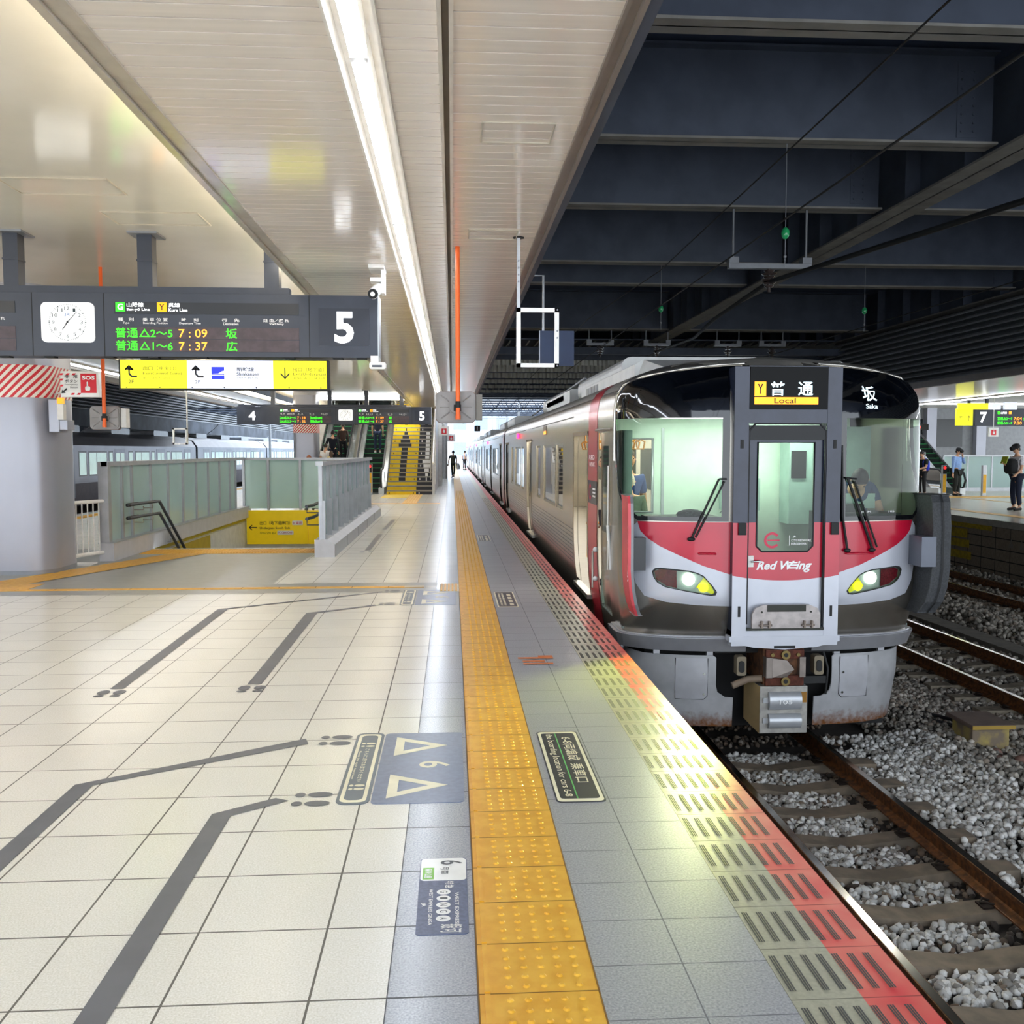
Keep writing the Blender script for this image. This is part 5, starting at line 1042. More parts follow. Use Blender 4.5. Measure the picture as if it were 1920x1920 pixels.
q=B(); q.tube([d(a,c_,.004) for a,c_ in W_+W_[:1]],.008,0,6); q.box(D0,D1,yd-.035,yd,1.80,1.93,0); q.tube([(D0-.005,yd-.03,.1),(D0-.005,yd-.03,1.88),(D0+.06,yd-.03,1.95),(D1-.06,yd-.03,1.95),(D1+.005,yd-.03,1.88),(D1+.005,yd-.03,.1)],.012,0,6); q.obj('door_seal',[gsk],dd)
q=B(); q.box(D0+.01,D0+.06,yd-.02,yd,.63,.735); q.tube([(D0+.035,yd-.03,.68),(D0+.12,yd-.035,.685)],.009,1,8); q.obj('door_handle',[white,chrome],dd,label='white latch plate with chrome lever')
q=B(); text(q,'Red',(XC-.262,yd-.004,.60),.20,.082,bold=.03,shear=.35); text(q,'W',(XC-.035,yd-.004,.60),.135,.082,bold=.03,shear=.35); text(q,'ing',(XC+.108,yd-.004,.575),.155,.105,bold=.03,shear=.35)
for k in range(3): zz=.612+k*.024; q.add([(XC+.04-k*.0,yd-.005,zz),(XC+.11+k*.006,yd-.005,zz),(XC+.12+k*.006,yd-.005,zz+.014),(XC+.045,yd-.005,zz+.014)],[(0,1,2,3)],0)
q.obj('name_lettering',[LW],dd)
q=B(); n=28; r0,r1=.052,.075; cx,cz=XC-.12,.875
pts=[]
for i in range(n+1): a=R(38)+R(284)*i/n; pts.append((math.cos(a),math.sin(a)))
q.add([(cx+r1*x,yd-.008,cz+r1*z) for x,z in pts]+[(cx+r0*x,yd-.008,cz+r0*z) for x,z in pts],[(i,i+1,n+2+i,n+1+i) for i in range(n)],0); q.box(cx-.045,cx+.07,yd-.009,yd-.008,cz-.006,cz+.006,0)
text(q,'JR',(XC+.075,yd-.008,.895),.03,.022,1,bold=.01); text(q,'CITY NETWORK',(XC+.06,yd-.008,.862),.19,.022,1,bold=.01); text(q,'HIROSHIMA',(XC+.06,yd-.008,.83),.145,.022,1,bold=.01); q.box(XC+.04,XC+.045,yd-.009,yd-.008,.825,.92,1)
q.obj('window_emblem',[mat('emblem_red','#d42a4e',.4),LW],dd)
# folding step plate
q=B(); q.prism([(XC-.32,.07),(XC+.32,.07),(XC+.32,.2),(XC+.29,.255),(XC+.22,.285),(XC-.22,.285),(XC-.29,.255),(XC-.32,.2)],yg-.04,yg-.01,lambda a,c_,y:(a,y,c_),0); q.box(XC-.18,XC+.18,yg-.05,yg-.04,.225,.285,1)
for s in (-1,1):
    for k in (-.035,.035): q.box(XC+s*.2+k-.008,XC+s*.2+k+.008,yg-.075,yg-.04,.075,.14,2)
    q.cyl((XC+s*.2-.06,yg-.06,.1),(XC+s*.2+.06,yg-.06,.1),.009,2,8); q.cyl((XC+s*.23,yg-.043,.22),(XC+s*.23,yg-.04,.22),.01,1,8)
q.box(XC-.36,XC+.36,yg-.03,yg,.05,.07,1)
q.obj('step_plate',[mat('step_plate_metal','#b5adaa',.5,.3,noise=.12,scale=14),mat('dark_metal','#3b3c36',.6,.3),mat('hinge_metal','#8c8076',.5,.6)],gp)
# destination display
q=B(); q.box(XC-.36,XC+.36,yg-.006,yg+.01,2.075,2.46,0); ds=q.obj('destination_display',[mat('display_matt_black','#07080a',.5,spec=.2)],TR)
q=B(); Y=yg-.01
q.box(XC-.322,XC-.215,Y,Y+.003,2.195,2.325,0); text(q,'Y',(XC-.295,Y-.003,2.215),.052,.09,2,bold=.02); text(q,'普',(XC-.18,Y-.003,2.2),.14,.125,1,bold=.01); text(q,'通',(XC+.08,Y-.003,2.2),.14,.125,1,bold=.01)
q.box(XC-.322,XC+.27,Y,Y+.003,2.12,2.185,0); text(q,'Local',(XC-.14,Y-.003,2.13),.2,.048,2,bold=.01)
q.obj('display_text',[mat('lit_amber','#ffa000',.4,emit='#ff9a10',es=1.3),mat('lit_cyan_white','#dff8ff',.4,emit='#d8f4ff',es=1.6),mat('display_black','#3a1a04',.5)],ds)
q=B(); vs,fs=txtmesh('坂',.01,0)
def tsh(q,s_,s0,z0,w_,h_,m,bold=.01):
    vs,fs=txtmesh(s_,bold,0); xs=[v[0] for v in vs]; ys=[v[1] for v in vs]; q.add([PT(s0+(v[0]-min(xs))/(max(xs)-min(xs))*w_,z0+(v[1]-min(ys))/(max(ys)-min(ys))*h_,.008) for v in vs],fs,m)
tsh(q,'坂',.76,2.16,.145,.14,0); tsh(q,'Saka',.78,2.09,.12,.045,0); q.obj('destination_letters',[mat('lit_cyan_white','#dff8ff',.4)],TR)
q=B(); tsh(q,'JR M            105',.74,1.115,.36,.025,0,0); q.obj('fleet_number',[LW],TR)
# bumper beam, skirts
def ringpatch(q,s0,s1,z0,z1,o0,o1,m,n=14):
    vs=[]
    for i in range(n+1):
        s=s0+(s1-s0)*i/n
        for (z,o) in ((z0,o0),(z1,o1),(z1,-.1),(z0,-.1)): vs.append(PT(s,z,o))
    fs=[]
    for i in range(n):
        a=4*i
        for k in range(4): fs.append((a+k,a+4+k,a+4+(k+1)%4,a+(k+1)%4))
    fs+=[(0,1,2,3),(4*n+3,4*n+2,4*n+1,4*n)]; q.add(vs,fs,m,False)
inox2=mat('bumper_silver','#b9bac0',.3,.6,noise=.05)
q=B(); ringpatch(q,.33,2.1,-.185,-.05,.07,.075,0,24); ringpatch(q,.52,2.1,-.05,-.035,.045,.04,0,24); q.obj('bumper_beam',[inox2],TR,bevel=.004); q=B(); ringpatch(q,-2.1,-.33,-.185,-.05,.07,.075,0,24); ringpatch(q,-2.1,-.52,-.05,-.035,.045,.04,0,24); q.obj('bumper_beam',[inox2],TR,bevel=.004)
rustS=mat('skirt_silver','#b2b3b6',.42,.35,noise=.08,scale=6)
def addrust(m,z0,z1):
    n=m.node_tree; b_=n.nodes['Principled BSDF']; g=n.nodes.new('ShaderNodeNewGeometry'); s_=n.nodes.new('ShaderNodeSeparateXYZ'); n.links.new(g.outputs['Position'],s_.inputs[0])
    nz=n.nodes.new('ShaderNodeTexNoise'); nz.inputs['Scale'].default_value=22; nz.inputs['Detail'].default_value=6; n.links.new(g.outputs['Position'],nz.inputs['Vector'])
    ma=n.nodes.new('ShaderNodeMath'); ma.operation='MULTIPLY_ADD'; n.links.new(nz.outputs['Fac'],ma.inputs[0]); ma.inputs[1].default_value=-.22; n.links.new(s_.outputs['Z'],ma.inputs[2])
    mr=n.nodes.new('ShaderNodeMapRange'); mr.inputs[1].default_value=z0-.11; mr.inputs[2].default_value=z1-.11; mr.inputs[3].default_value=1; mr.inputs[4].default_value=0; n.links.new(ma.outputs[0],mr.inputs[0])
    mx=n.nodes.new('ShaderNodeMix'); mx.data_type='RGBA'; src=b_.inputs['Base Color'].links[0].from_socket; n.links.new(mr.outputs[0],mx.inputs[0]); n.links.new(src,mx.inputs[6]); mx.inputs[7].default_value=srgb('#7a4a20'); n.links.new(mx.outputs[2],b_.inputs['Base Color'])
addrust(rustS,-.94,-.80)
def PS(s,z,off=0):
    x,y,_=PT(s,-.2,off-.02); k=max(0,(-.45-z)/.55); sg=1 if s>0 else -1; return (x-sg*max(0,abs(s)-.9)*.10*k,y+.05*k,z)
for f,sg in ((lambda p:p,1),(mir,-1)):
    q=B(); out=[(.42,-.655),(.50,-.65),(.58,-.60),(.60,-.53),(.60,-.265),(.63,-.245),(1.35,-.245),(1.5,-.23),(2.05,-.22),(2.05,-.60),(1.7,-.88),(1.35,-.935),(.42,-.94)]
    sheet(q,f(out),[],0,0,.08,PS); sheet(q,f(out),[],0,-.015,.08,PS)
    k=q.obj('skirt',[rustS],TR)
    q=B(); sheet(q,f([(.685,-.27),(1.01,-.27),(1.01,-.67),(.72,-.67),(.685,-.64)]),[],0,.006,.1,PS); kk=q.obj('access_hatch',[mat('skirt_hatch','#bcbdc2',.38,.35)],k)
    q=B(); hp=[(.685,-.27),(1.01,-.27),(1.01,-.67),(.72,-.67),(.685,-.64)]; q.tube([PS(sg*a,c_,.006) for a,c_ in hp[1:]+hp[:1]],.004,0,5); q.obj('hatch_gap',[blackm],kk)
    q=B(); [q.cyl(PS(sg*.72,z,.005),PS(sg*.72,z,.014),.012,0,8) for z in (-.42,-.62)]; q.obj('hatch_screw',[chrome],kk)
    q=B()
    for s in (.66,1.2,1.7): q.box(*( (lambda p:(p[0]-.03,p[0]+.03,p[1]+.02,p[1]+.06))(PS(sg*s,-.24)) ),-.25,-.18)
    q.obj('skirt_bracket',[inox2],TR)
# underframe dark mass, coupler, jumper box
q=B(); q.box(XC-1.2,XC+1.2,YF+.45,YF+.6,-1.0,-.1,0); q.box(XC-.6,XC+.6,YF+.1,YF+.5,-.2,-.12,0); q.obj('underframe',[mat('underframe_black','#0f0f10',.8)],TR)
q=B(); cz=-.28
q.box(XC-.19,XC+.19,YF-.06,YF+.45,-.47,-.13,0); q.box(XC-.18,XC+.18,YF-.10,YF-.055,-.22,-.135,1); q.box(XC-.18,XC+.18,YF-.10,YF-.055,-.47,-.375,1)
q.box(XC-.19,XC-.13,YF-.14,YF-.05,-.39,-.2,2); q.box(XC+.13,XC+.19,YF-.12,YF-.05,-.39,-.2,2)
q.add([(XC-.13,YF-.14,-.385),(XC-.02,YF-.2,-.37),(XC+.06,YF-.18,-.3),(XC-.0,YF-.16,-.22),(XC-.13,YF-.13,-.205),(XC-.13,YF-.06,-.385),(XC+.06,YF-.06,-.3),(XC-.13,YF-.06,-.205)],[(0,1,2),(0,2,3,4),(1,6,2),(0,5,6,1),(2,6,7,3),(3,7,4)],2)
for z in (-.178,-.425): q.cyl((XC+.0,YF-.125,z),(XC,YF-.1,z),.042,3,16); q.cyl((XC,YF-.13,z),(XC,YF-.124,z),.02,4,12)
for sx_ in (-.12,.12): q.cyl((XC+sx_,YF-.115,-.18),(XC+sx_,YF-.1,-.18),.018,3,8)
q.obj('coupler',[rust,mat('coupler_rust','#5a2e20',.8,.2,noise=.3,scale=25,bump=.3),mat('coupler_steel','#8b827c',.4,.7,noise=.15),mat('brass_ring','#7d6c44',.4,.8),blackm],TR,bevel=.004)
q=B(); q.box(XC-.22,XC+.235,YF-.06,YF+.25,-.93,-.485,0); q.add([(XC-.22,YF-.06,-.93),(XC-.22,YF-.06,-.485),(XC-.29,YF+.2,-.44),(XC-.29,YF+.2,-.85)],[(0,1,2,3)],1); jb=q.obj('jumper_box',[mat('jumper_box_grey','#a5a29c',.5,.3,noise=.15,scale=12),mat('jumper_box_tan','#a08a62',.7)],TR,bevel=.008)
for z,r in ((-.62,.085),(-.81,.07)):
    q=B(); n=12; vs=[(x,YF-.06-.055*math.sin(PI*i/n),z+r*math.cos(PI*i/n)) for x in (XC-.14,XC+.165) for i in range(n+1)]; q.add(vs,[(i,i+1,n+2+i,n+1+i) for i in range(n)],0,True); q.add(vs[:n+1],[tuple(range(n+1))],0); q.add(vs[n+1:],[tuple(range(n+1))],0); q.box(XC-.19,XC-.14,YF-.075,YF-.06,z-.02,z+.03,0); q.obj('socket_cover',[lgrey],jb)
q=B(); text(q,'105',(XC-.05,YF-.119,-.64),.12,.04,bold=.0); q.obj('number_lettering',[LW],jb)
q=B(); q.box(XC+.165,XC+.225,YF-.064,YF-.06,-.64,-.54); q.obj('tan_patch',[mat('patch_tan','#9a6d2a',.8)],jb)
for s in (-1,1):
    q=B(); q.rbox(XC+s*.37-.045,XC+s*.37+.045,YF+.02,YF+.12,-.40,-.22,.02,0,'y'); q.rbox(XC+s*.37-.026,XC+s*.37+.026,YF+.01,YF+.02,-.37,-.26,.025,1,'y'); q.obj('socket_plate',[mat('socket_beige','#857a66',.6,.3),blackm],TR)
q=B(); q.tube([(XC-.45,YF+.05,-.5),(XC-.3,YF+.05,-.44),(XC-.18,YF-.02,-.42)],.035,0,8); q.box(XC+.18,XC+.45,YF+.05,YF+.12,-.49,-.42,1); q.tube([(XC+.44,YF+.1,-.2),(XC+.47,YF+.06,-.35),(XC+.46,YF+.08,-.6)],.012,1,6); q.obj('side_bar',[mat('bar_beige','#867564',.7),blackm],TR)
# wipers, grab rails
q=B()
def wip(a,c_,e,r=.008):
    A=PT(*a,.03);E=PT(*e,.03);M_=PT(*c_,.035); q.tube([A,M_],r,0,6); q.tube([M_,E],r*.8,0,6)
A=PT(-.86,.885,.03); q.sph(A,(.04,.02,.02),0,5); q.tube([A,PT(-.615,1.44,.02)],.011,0,6); q.tube([PT(-.82,.9,.03),PT(-.565,1.42,.02)],.009,0,6); q.tube([PT(-.615,1.44,.02),PT(-.545,1.44,.02)],.009,0,6)
q.obj('wiper',[blackm],TR); q=B()
for s in (.60,.85): q.sph(PT(s,.775,.03),(.035,.02,.02),0,5)
q.tube([PT(.60,.78,.03),PT(.55,1.1,.02),PT(.53,1.75,.02)],.011,0,6); q.tube([PT(.85,.79,.03),PT(.59,1.45,.02)],.013,0,6); q.tube([PT(.90,.80,.03),PT(.66,1.42,.02)],.009,0,6); q.tube([PT(.57,1.45,.02),PT(.68,1.44,.02)],.009,0,6)
q.obj('wiper',[blackm],TR)
q=B()
for s0,s1,z in ((-.79,-.635,.75),(.60,.86,.745)): q.tube([PT(s0,z,.0),PT(s0,z,.035),PT(s1,z,.035),PT(s1,z,.0)],.009,0,8)
q.obj('grab_rail',[tred],TR)
# gangway fall-guard hoods at both corners
hoodG=mat('guard_hood_grey','#8e9094',.4,.3); hoodB=mat('guard_hood_rubber','#3b3d40',.65,noise=.25,scale=60); pinkR=mat('guard_hood_red','#d9525a',.4,.1)
for s in (-1,1):
    x=XC+s*1.46; q=B(); zs=[1.29,1.22,1.0,.6,.42,.28,.17]; xo=[0,.0,.0,.0,-.015,-.045,-.09]; yf=[.04,-.0,-.03,-.03,-.02,0,.06]
    vs=[]
    for z,o,yy in zip(zs,xo,yf):
        xx=x+s*o; 
        for dx,dy in (((-.0,0),(.055,.01),(.055,.34),(0,.34)) if s<0 else ((-.06,0),(.13,.02),(.13,.34),(-.06,.34))): vs.append((xx+dx*1.0,YF-.02+yy+dy,z))
    n=len(zs); fs=[(4*i+k,4*i+4+k,4*i+4+(k+1)%4,4*i+(k+1)%4) for i in range(n-1) for k in range(4)]+[(3,2,1,0),(4*n-4,4*n-3,4*n-2,4*n-1)]
    q.add(vs,fs,0); hd=q.obj('guard_hood',[hoodG if s<0 else hoodB],TR,label='slim upright guard hood with red outer face' if s<0 else 'dark rubber upright guard hood beside the right corner',bevel=.012)
    if s<0:
        q=B(); vs=[]
        for z,o,yy in zip(zs,xo,yf): xx=x+s*o-.003; vs+=[(xx,YF-.02+yy+.0,z),(xx,YF-.02+yy+.3,z)]
        q.add(vs,[(2*i,2*i+1,2*i+3,2*i+2) for i in range(n-1)],0); vs=[]
        for z,o,yy in zip(zs,xo,yf): xx=x+s*o; vs+=[(xx-.003,YF-.023+yy,z),(xx+.022,YF-.023+yy,z)]
        q.add(vs,[(2*i,2*i+1,2*i+3,2*i+2) for i in range(n-1)],0)
        q.obj('outer_face',[pinkR],hd); q=B(); text(q,'RED WING',(x-.004,YF-.027,.5),.55,.014,0,(0,0,1),(1,0,0),bold=.02,shear=.3); q.obj('lettering',[LW],hd)
    else:
        q=B(); vs=[]
        for z,o,yy in zip(zs,xo,yf): xx=x+s*o; vs+=[(xx+.03,YF-.028+yy,z),(xx+.045,YF-.028+yy,z)]
        q.add(vs,[(2*i,2*i+1,2*i+3,2*i+2) for i in range(n-1)],0); q.obj('ridge',[blackm],hd)
    q=B(); 
    if s<0: q.box(x+.06,x+.17,YF+.0,YF+.14,.60,.90)
    else: q.box(x-.17,x-.03,YF-.06,YF+.2,.62,.90)
    q.obj('hood_mount',[mat('mount_dark','#23262b',.3) if s<0 else mat('mount_grey','#666b77',.4,.2)],hd)
# side and roof surface with openings, as a grid in (y,z)
BODYZ=[-.35,-.2,-.08,.0,.12,.25,.4,.5,.75,.84,1.0,1.2,1.4,1.6,1.79,1.88,2.0,2.12,2.2,2.25,2.3,2.35,2.39,2.43,2.465,2.5,2.525,2.55,2.57,2.59,2.6,2.61,2.617,2.62]
def side(b,sg,y0,y1,holes,m=0,z0=-.35,off=0):
    ys=sorted({y0,y1}|{v for h in holes for v in h[:2]}); zz=sorted(set(BODYZ)|{v for h in holes for v in h[2:]}); zz=[z for z in zz if z>=z0]
    idx={}
    for y in ys:
        for z in zz: idx[(y,z)]=len(idx)
    fs=[]
    for ya,yb in zip(ys,ys[1:]):
        for za,zb in zip(zz,zz[1:]):
            ym,zm=(ya+yb)/2,(za+zb)/2
            if any(h[0]<ym<h[1] and h[2]<zm<h[3] for h in holes): continue
            f=(idx[(ya,za)],idx[(yb,za)],idx[(yb,zb)],idx[(ya,zb)]); fs.append((f if sg<0 else f[::-1],zm>2.29))
    V_=[(XC+sg*(wz(z)+off),y,z) for (y,z) in idx]; n0=len(b.f); b.add(V_,[f for f,_ in fs],m,True)
    for k_,(_,top) in enumerate(fs):
        if top: b.m[n0+k_]=1
def sp(b,sg,y0,y1,z0,z1,off,m=0):
    zz=[z0]+[z for z in BODYZ if z0<z<z1]+[z1]; vs=[(XC+sg*(wz(z)+off),y,z) for z in zz for y in (y0,y1)]
    b.add(vs,[(2*i,2*i+1,2*i+3,2*i+2) for i in range(len(zz)-1)],m,True)
wgl=glass('side_window_glass','#7fa39a',1.5,.22,'#5f7f78'); 
sideM=mat('train_side_steel','#b9b0a3',.22,.85,noise=.05,scale=50,stretch=(1,.2,14)); roofM=mat('train_roof','#8a8781',.5,.4,noise=.06); brown=mat('door_edge_brown','#8a6f4c',.35,.4); ddk=mat('door_dark','#14181e',.25)
ventW=mat('aircon_white','#c9cac8',.4,.2,noise=.05)
def body(parent,y0,y1,doors,wins,cab=None,open_=()):
    holes=[(d,d+1.25,.0,1.88) for d in doors]+[(w0,w1,.84,1.79) for w0,w1 in wins]
    if cab: holes.append((cab,cab+.66,.0,1.89))
    b=B()
    for sg in (-1,1): side(b,sg,y0,y1,holes if sg<0 else [],0)
    b.box(XC-1.3,XC+1.3,y1-.01,y1,-.3,2.4,0)
    if not cab: b.box(XC-1.3,XC+1.3,y0,y0+.01,-.3,2.4,0)
    b.obj('body',[sideM,roofM],parent)
    b=B()
    for k in range(12): z=.16+k*.05; sp(b,-1,y0+2.2 if cab else y0+.3,y1-.2,z,z+.004,.0025) if not any(0 for _ in ()) else None
    # bead lines are interrupted at doors
    b=B(); cuts=sorted([(d-.06,d+1.31) for d in doors]+([(cab-.05,cab+.7)] if cab else [])); st0=y0+.05 if not cab else 10.99
    segs=[];c0=st0
    for a,e in cuts:
        if a>c0: segs.append((c0,a))
        c0=max(c0,e)
    segs.append((c0,y1-.05))
    for a,e in segs:
        for k in range(9): sp(b,-1,a,e,.22+k*.055,.225+k*.055,.003,0)
        sp(b,-1,a,e,2.13,2.145,.006,1)
    b.obj('side_beading',[mat('bead_dark','#7d756a',.4,.6),roofM],parent)
    for d in doors:
        op=d in open_
        b=B(); f=.045
        for ya,yb in ((d-f,d),(d+1.25,d+1.25+f)): sp(b,-1,ya,yb,-.02,1.9,.006,0)
        sp(b,-1,d-f,d+1.25+f,1.88,1.93,.012,0); b.box(XC-1.475,XC-1.38,d-.02,d+1.27,-.05,-.0,2)
        if op: sp(b,-1,d+1.2,d+1.25,.0,1.88,-.05,1); sp(b,-1,d,d+.05,.0,1.88,-.05,1)
        else:
            sp(b,-1,d,d+1.25,.0,1.88,-.04,3); sp(b,-1,d+.60,d+.65,.0,1.88,-.035,1)
            for ya in (d+.12,d+.74): sp(b,-1,ya,ya+.4,.75,1.65,-.034,4)
        b.obj('door',[brown,ddk,steel,sideM,mat('door_pane','#283a3a',.06,spec=.8)],parent,label='open passenger door' if op else None)
    for w0,w1 in wins:
        b=B(); f=.05; sp(b,-1,w0,w1,.84,1.79,-.02,0)
        wo=b.obj('side_window',[wgl],parent); b=B()
        for q_ in ((w0,w0+f,.84,1.79),(w1-f,w1,.84,1.79),(w0,w1,.84,.88),(w0,w1,1.75,1.79)): sp(b,-1,*q_,-.012,0)
        b.obj('window_frame',[steel],wo)
    b=B()
    L_=y1-y0
    for k,(a,e) in enumerate(((y0+2.2,y0+6.2),(y0+8.2,y0+12.2))): b.rbox(XC-1.0,XC+1.0,a,e,2.5,2.84,.12,0,'y')
    b.obj('air_conditioner',[ventW],parent)
    return
DOORS=[11.05,18.9,26.75]; WINS=[(13.2,13.75),(13.9,15.85),(16.6,17.25),(17.35,18.2),(20.9,21.6),(21.8,23.9),(24.5,25.3)]
WINS=[(13.55,14.4),(14.57,16.46),(17.05,17.85),(21.05,21.85),(22.05,23.95),(24.6,25.4)]
body(TR,9.3,28.6,DOORS,WINS,9.55,(11.05,))
b=B(); sp(b,1,10.31,10.97,-.3,2.45,.003); b.obj('red_stripe',[mat('train_side_red','#cf3b48',.25,.35,noise=.04)],TR); b=B(); sp(b,-1,10.31,10.97,-.3,2.45,.003); rs_=b.obj('red_stripe',[mat('train_side_red','#cf3b48',.25,.35,noise=.04)],TR)
b=B(); sp(b,-1,10.31,10.97,1.10,1.36,.005); b.obj('dark_panel',[mat('stripe_panel','#3a3a42',.3)],rs_)
b=B(); n=20; 
for i in range(n):
    a0=R(38)+R(284)*i/n; a1=R(38)+R(284)*(i+1)/n
    b.add([(XC-1.483,10.78-r*math.cos(a),1.23+r*math.sin(a)) for r,a in ((.06,a0),(.095,a0),(.095,a1),(.06,a1))],[(0,1,2,3)],0)
for k in range(3): b.box(XC-1.483,XC-1.482,10.4,10.6,1.18+k*.04,1.2+k*.04,1)
text(b,'RED',(XC-1.485,10.85,1.6),.4,.05,1,(0,-1,0),(0,0,1)); text(b,'WING',(XC-1.485,10.85,1.52),.4,.05,1,(0,-1,0),(0,0,1)); b.obj('emblem',[mat('emblem_red','#d42a4e',.4),LW],rs_)
# cab side door
b=B(); sp(b,-1,9.55,10.21,0,1.89,-.03,0); sp(b,-1,9.62,10.14,.84,1.75,-.026,1); b.tube([(XC-1.49,10.25,.6),(XC-1.53,10.25,.6),(XC-1.53,10.25,.2)],.012,2,6)
for z in (1.92,): b.tube([(XC-1.47,9.5,z),(XC-1.5,9.5,z),(XC-1.5,10.25,z)],.014,2,6)
for z in (.62,.3): b.sph((XC-1.50,10.24,z),(.03,.03,.03),3,5)
cdr=b.obj('cab_door',[sideM,mat('door_pane','#283a3a',.06,spec=.8),steel,white2],TR)
b=B(); b.tube([(XC-1.50,9.42,1.55),(XC-1.50,9.42,.5)],.014,0,6); b.tube([(XC-1.50,9.42,.95),(XC-1.47,9.42,.5)],.02,1,6); b.obj('grab_rail',[steel,white2],TR)
b=B(); sp(b,-1,15.9,16.45,1.97,2.12,.006,0); sp(b,-1,15.95,16.4,1.98,2.03,.009,1); b.obj('side_display',[mat('display_brown','#5a3a2e',.3),Eorange],TR)
mred=mat('marker_red','#ff2040',.3,emit='#ff1238',es=14)
def dlamp(par,y): b=B(); b.rbox(XC-1.51,XC-1.46,y-.06,y+.06,1.99,2.11,.02,0,'x'); b.obj('door_lamp',[mred],par,label='red door lamp on the upper side')
dlamp(TR,22.7)
# roof fairing and antenna above the cab
b=B(); b.prism([(-1.15,2.40),(-1.15,2.60),(-1.05,2.65),(1.05,2.65),(1.15,2.60),(1.15,2.40)],9.9,14.0,lambda a,c_,y:(XC+a,y,c_),0); b.add([(XC-1.15,9.9,2.40),(XC+1.15,9.9,2.40),(XC+1.05,9.9,2.65),(XC-1.05,9.9,2.65),(XC-.9,9.3,2.5),(XC+.9,9.3,2.5)],[(4,5,2,3),(0,4,3),(1,2,5)],0)
for k in range(4): b.box(XC-1.156,XC-1.15,12.4+k*.28,12.6+k*.28,2.47,2.57,1)
b.obj('roof_fairing',[ventW,mat('vent_grey','#8f8f8f',.5)],TR); b=B()
b.prism([(-1.0,2.45),(-1.0,2.76),(1.0,2.76),(1.0,2.45)],16.6,20.6,lambda a,c_,y:(XC+a,y,c_),0)
b.obj('roof_fairing',[ventW,mat('vent_grey','#8f8f8f',.5)],TR)
b=B(); b.tube([(XC-.95,15.0,2.55),(XC-.95,15.0,2.85),(XC-.95,25,2.62)],.02,0,6); b.tube([(XC-.6,15.0,2.55),(XC-.95,15.0,2.85)],.015,0,6); b.obj('roof_rail',[grey],TR)
# cab interior
b=B(); yb=10.42
wy0,wy1=XC-1.28,XC-.84
b.box(XC-1.4,wy0,yb,yb+.03,-.0,2.1,0); b.box(wy1,XC+1.4,yb,yb+.03,0,2.1,0); b.box(wy0,wy1,yb,yb+.03,0,1.02,0); b.box(wy0,wy1,yb,yb+.03,1.83,2.1,0)
b.box(XC-1.42,XC+1.42,9.0,yb,-.02,0,1); b.box(XC-1.35,XC+1.35,8.95,yb,2.06,2.1,1); b.obj('cab_wall',[cabM,mat('cab_floor','#6f7a75',.6)],TR)
b=B(); b.tube([(wy0,yb-.01,1.02),(wy0,yb-.01,1.83),(wy1,yb-.01,1.83),(wy1,yb-.01,1.02),(wy0,yb-.01,1.02)],.018,0,6); b.box(wy1+.1,wy1+.13,yb-.01,yb,.1,1.95,0); b.obj('cab_door_frame',[lgrey],TR)
b=B(); b.box(XC-1.4,XC-1.3,9.2,9.6,.9,1.9,0); b.box(XC-1.3,XC-1.25,9.7,10.2,.3,1.85,0); b.box(XC+.6,XC+.86,10.1,10.4,.9,1.9,0); b.box(XC+.62,XC+.78,10.08,10.1,1.4,1.7,1); b.box(XC+1.02,XC+1.32,9.7,10.1,1.3,1.95,0); b.box(XC+.8,XC+1.2,9.3,9.5,1.12,1.27,0); b.box(XC-.1,XC+.28,10.1,10.35,1.05,1.4,0); b.box(XC-.05,XC+.23,10.08,10.1,1.1,1.33,2); b.box(XC+.86,XC+.9,10.3,10.4,1.0,1.95,0); b.obj('cab_equipment',[cabW,blackm,mat('screen_dark_green','#31473f',.2)],TR)
b=B(); b.box(XC-1.2,XC-.52,8.85,9.25,.6,1.07,0); b.box(XC+.52,XC+1.25,8.85,9.3,.6,1.10,0); b.box(XC+.6,XC+1.0,9.1,9.3,1.10,1.17,0); b.obj('desk',[mat('cab_desk','#1c2624',.5)],TR)
b=B(); b.sph((XC-.78,8.95,1.09),(.14,.07,.05),0,6); b.obj('desk_bag',[mat('bag_dark','#2a3330',.8,noise=.4,scale=60)],TR)
b=B(); text(b,'41',(XC-.6,YF+.03,1.11),.07,.045,0,bold=0); b.obj('window_number',[mat('number_grey','#4a5a52',.5)],TR)
lm=mat('cab_ceiling_lamp','#ffffff',.4,emit='#f2fff6',es=9); b=B(); b.box(XC-.9,XC+.9,9.7,9.85,2.04,2.06); b.obj('cab_lamp',[lm],TR)
# saloon interior
b=B(); b.box(XC-1.38,XC+1.38,10.45,28.5,-.02,0,0); b.box(XC+1.3,XC+1.36,10.45,28.5,0,2.2,1); b.box(XC-1.3,XC+1.36,10.45,28.5,2.2,2.24,1)
for i in range(8): b.box(XC+1.28,XC+1.3,11.3+i*2.2,12.9+i*2.2,.85,1.75,2)
b.obj('saloon',[mat('saloon_floor','#8a8478',.4),mat('saloon_wall','#dcd9ce',.5),mat('saloon_window','#36443f',.1)],TR)
b=B(); b.box(XC-.5,XC-.4,10.6,28.3,2.17,2.2); b.box(XC+.4,XC+.5,10.6,28.3,2.17,2.2); b.obj('saloon_lamp',[mat('saloon_lamp','#ffffff',.4,emit='#fff8ea',es=7)],TR)
b=B()
for k in range(9):
    for x in (XC-1.2+.0,XC-1.05,XC-.9): y=10.8+k*.3; b.tube([(x,y,2.0),(x,y,1.82)],.008,0,5); b.tube([(x-.05,y,1.8),(x,y,1.83),(x+.05,y,1.8),(x+.035,y,1.72),(x-.035,y,1.72),(x-.05,y,1.8)],.012,0,6)
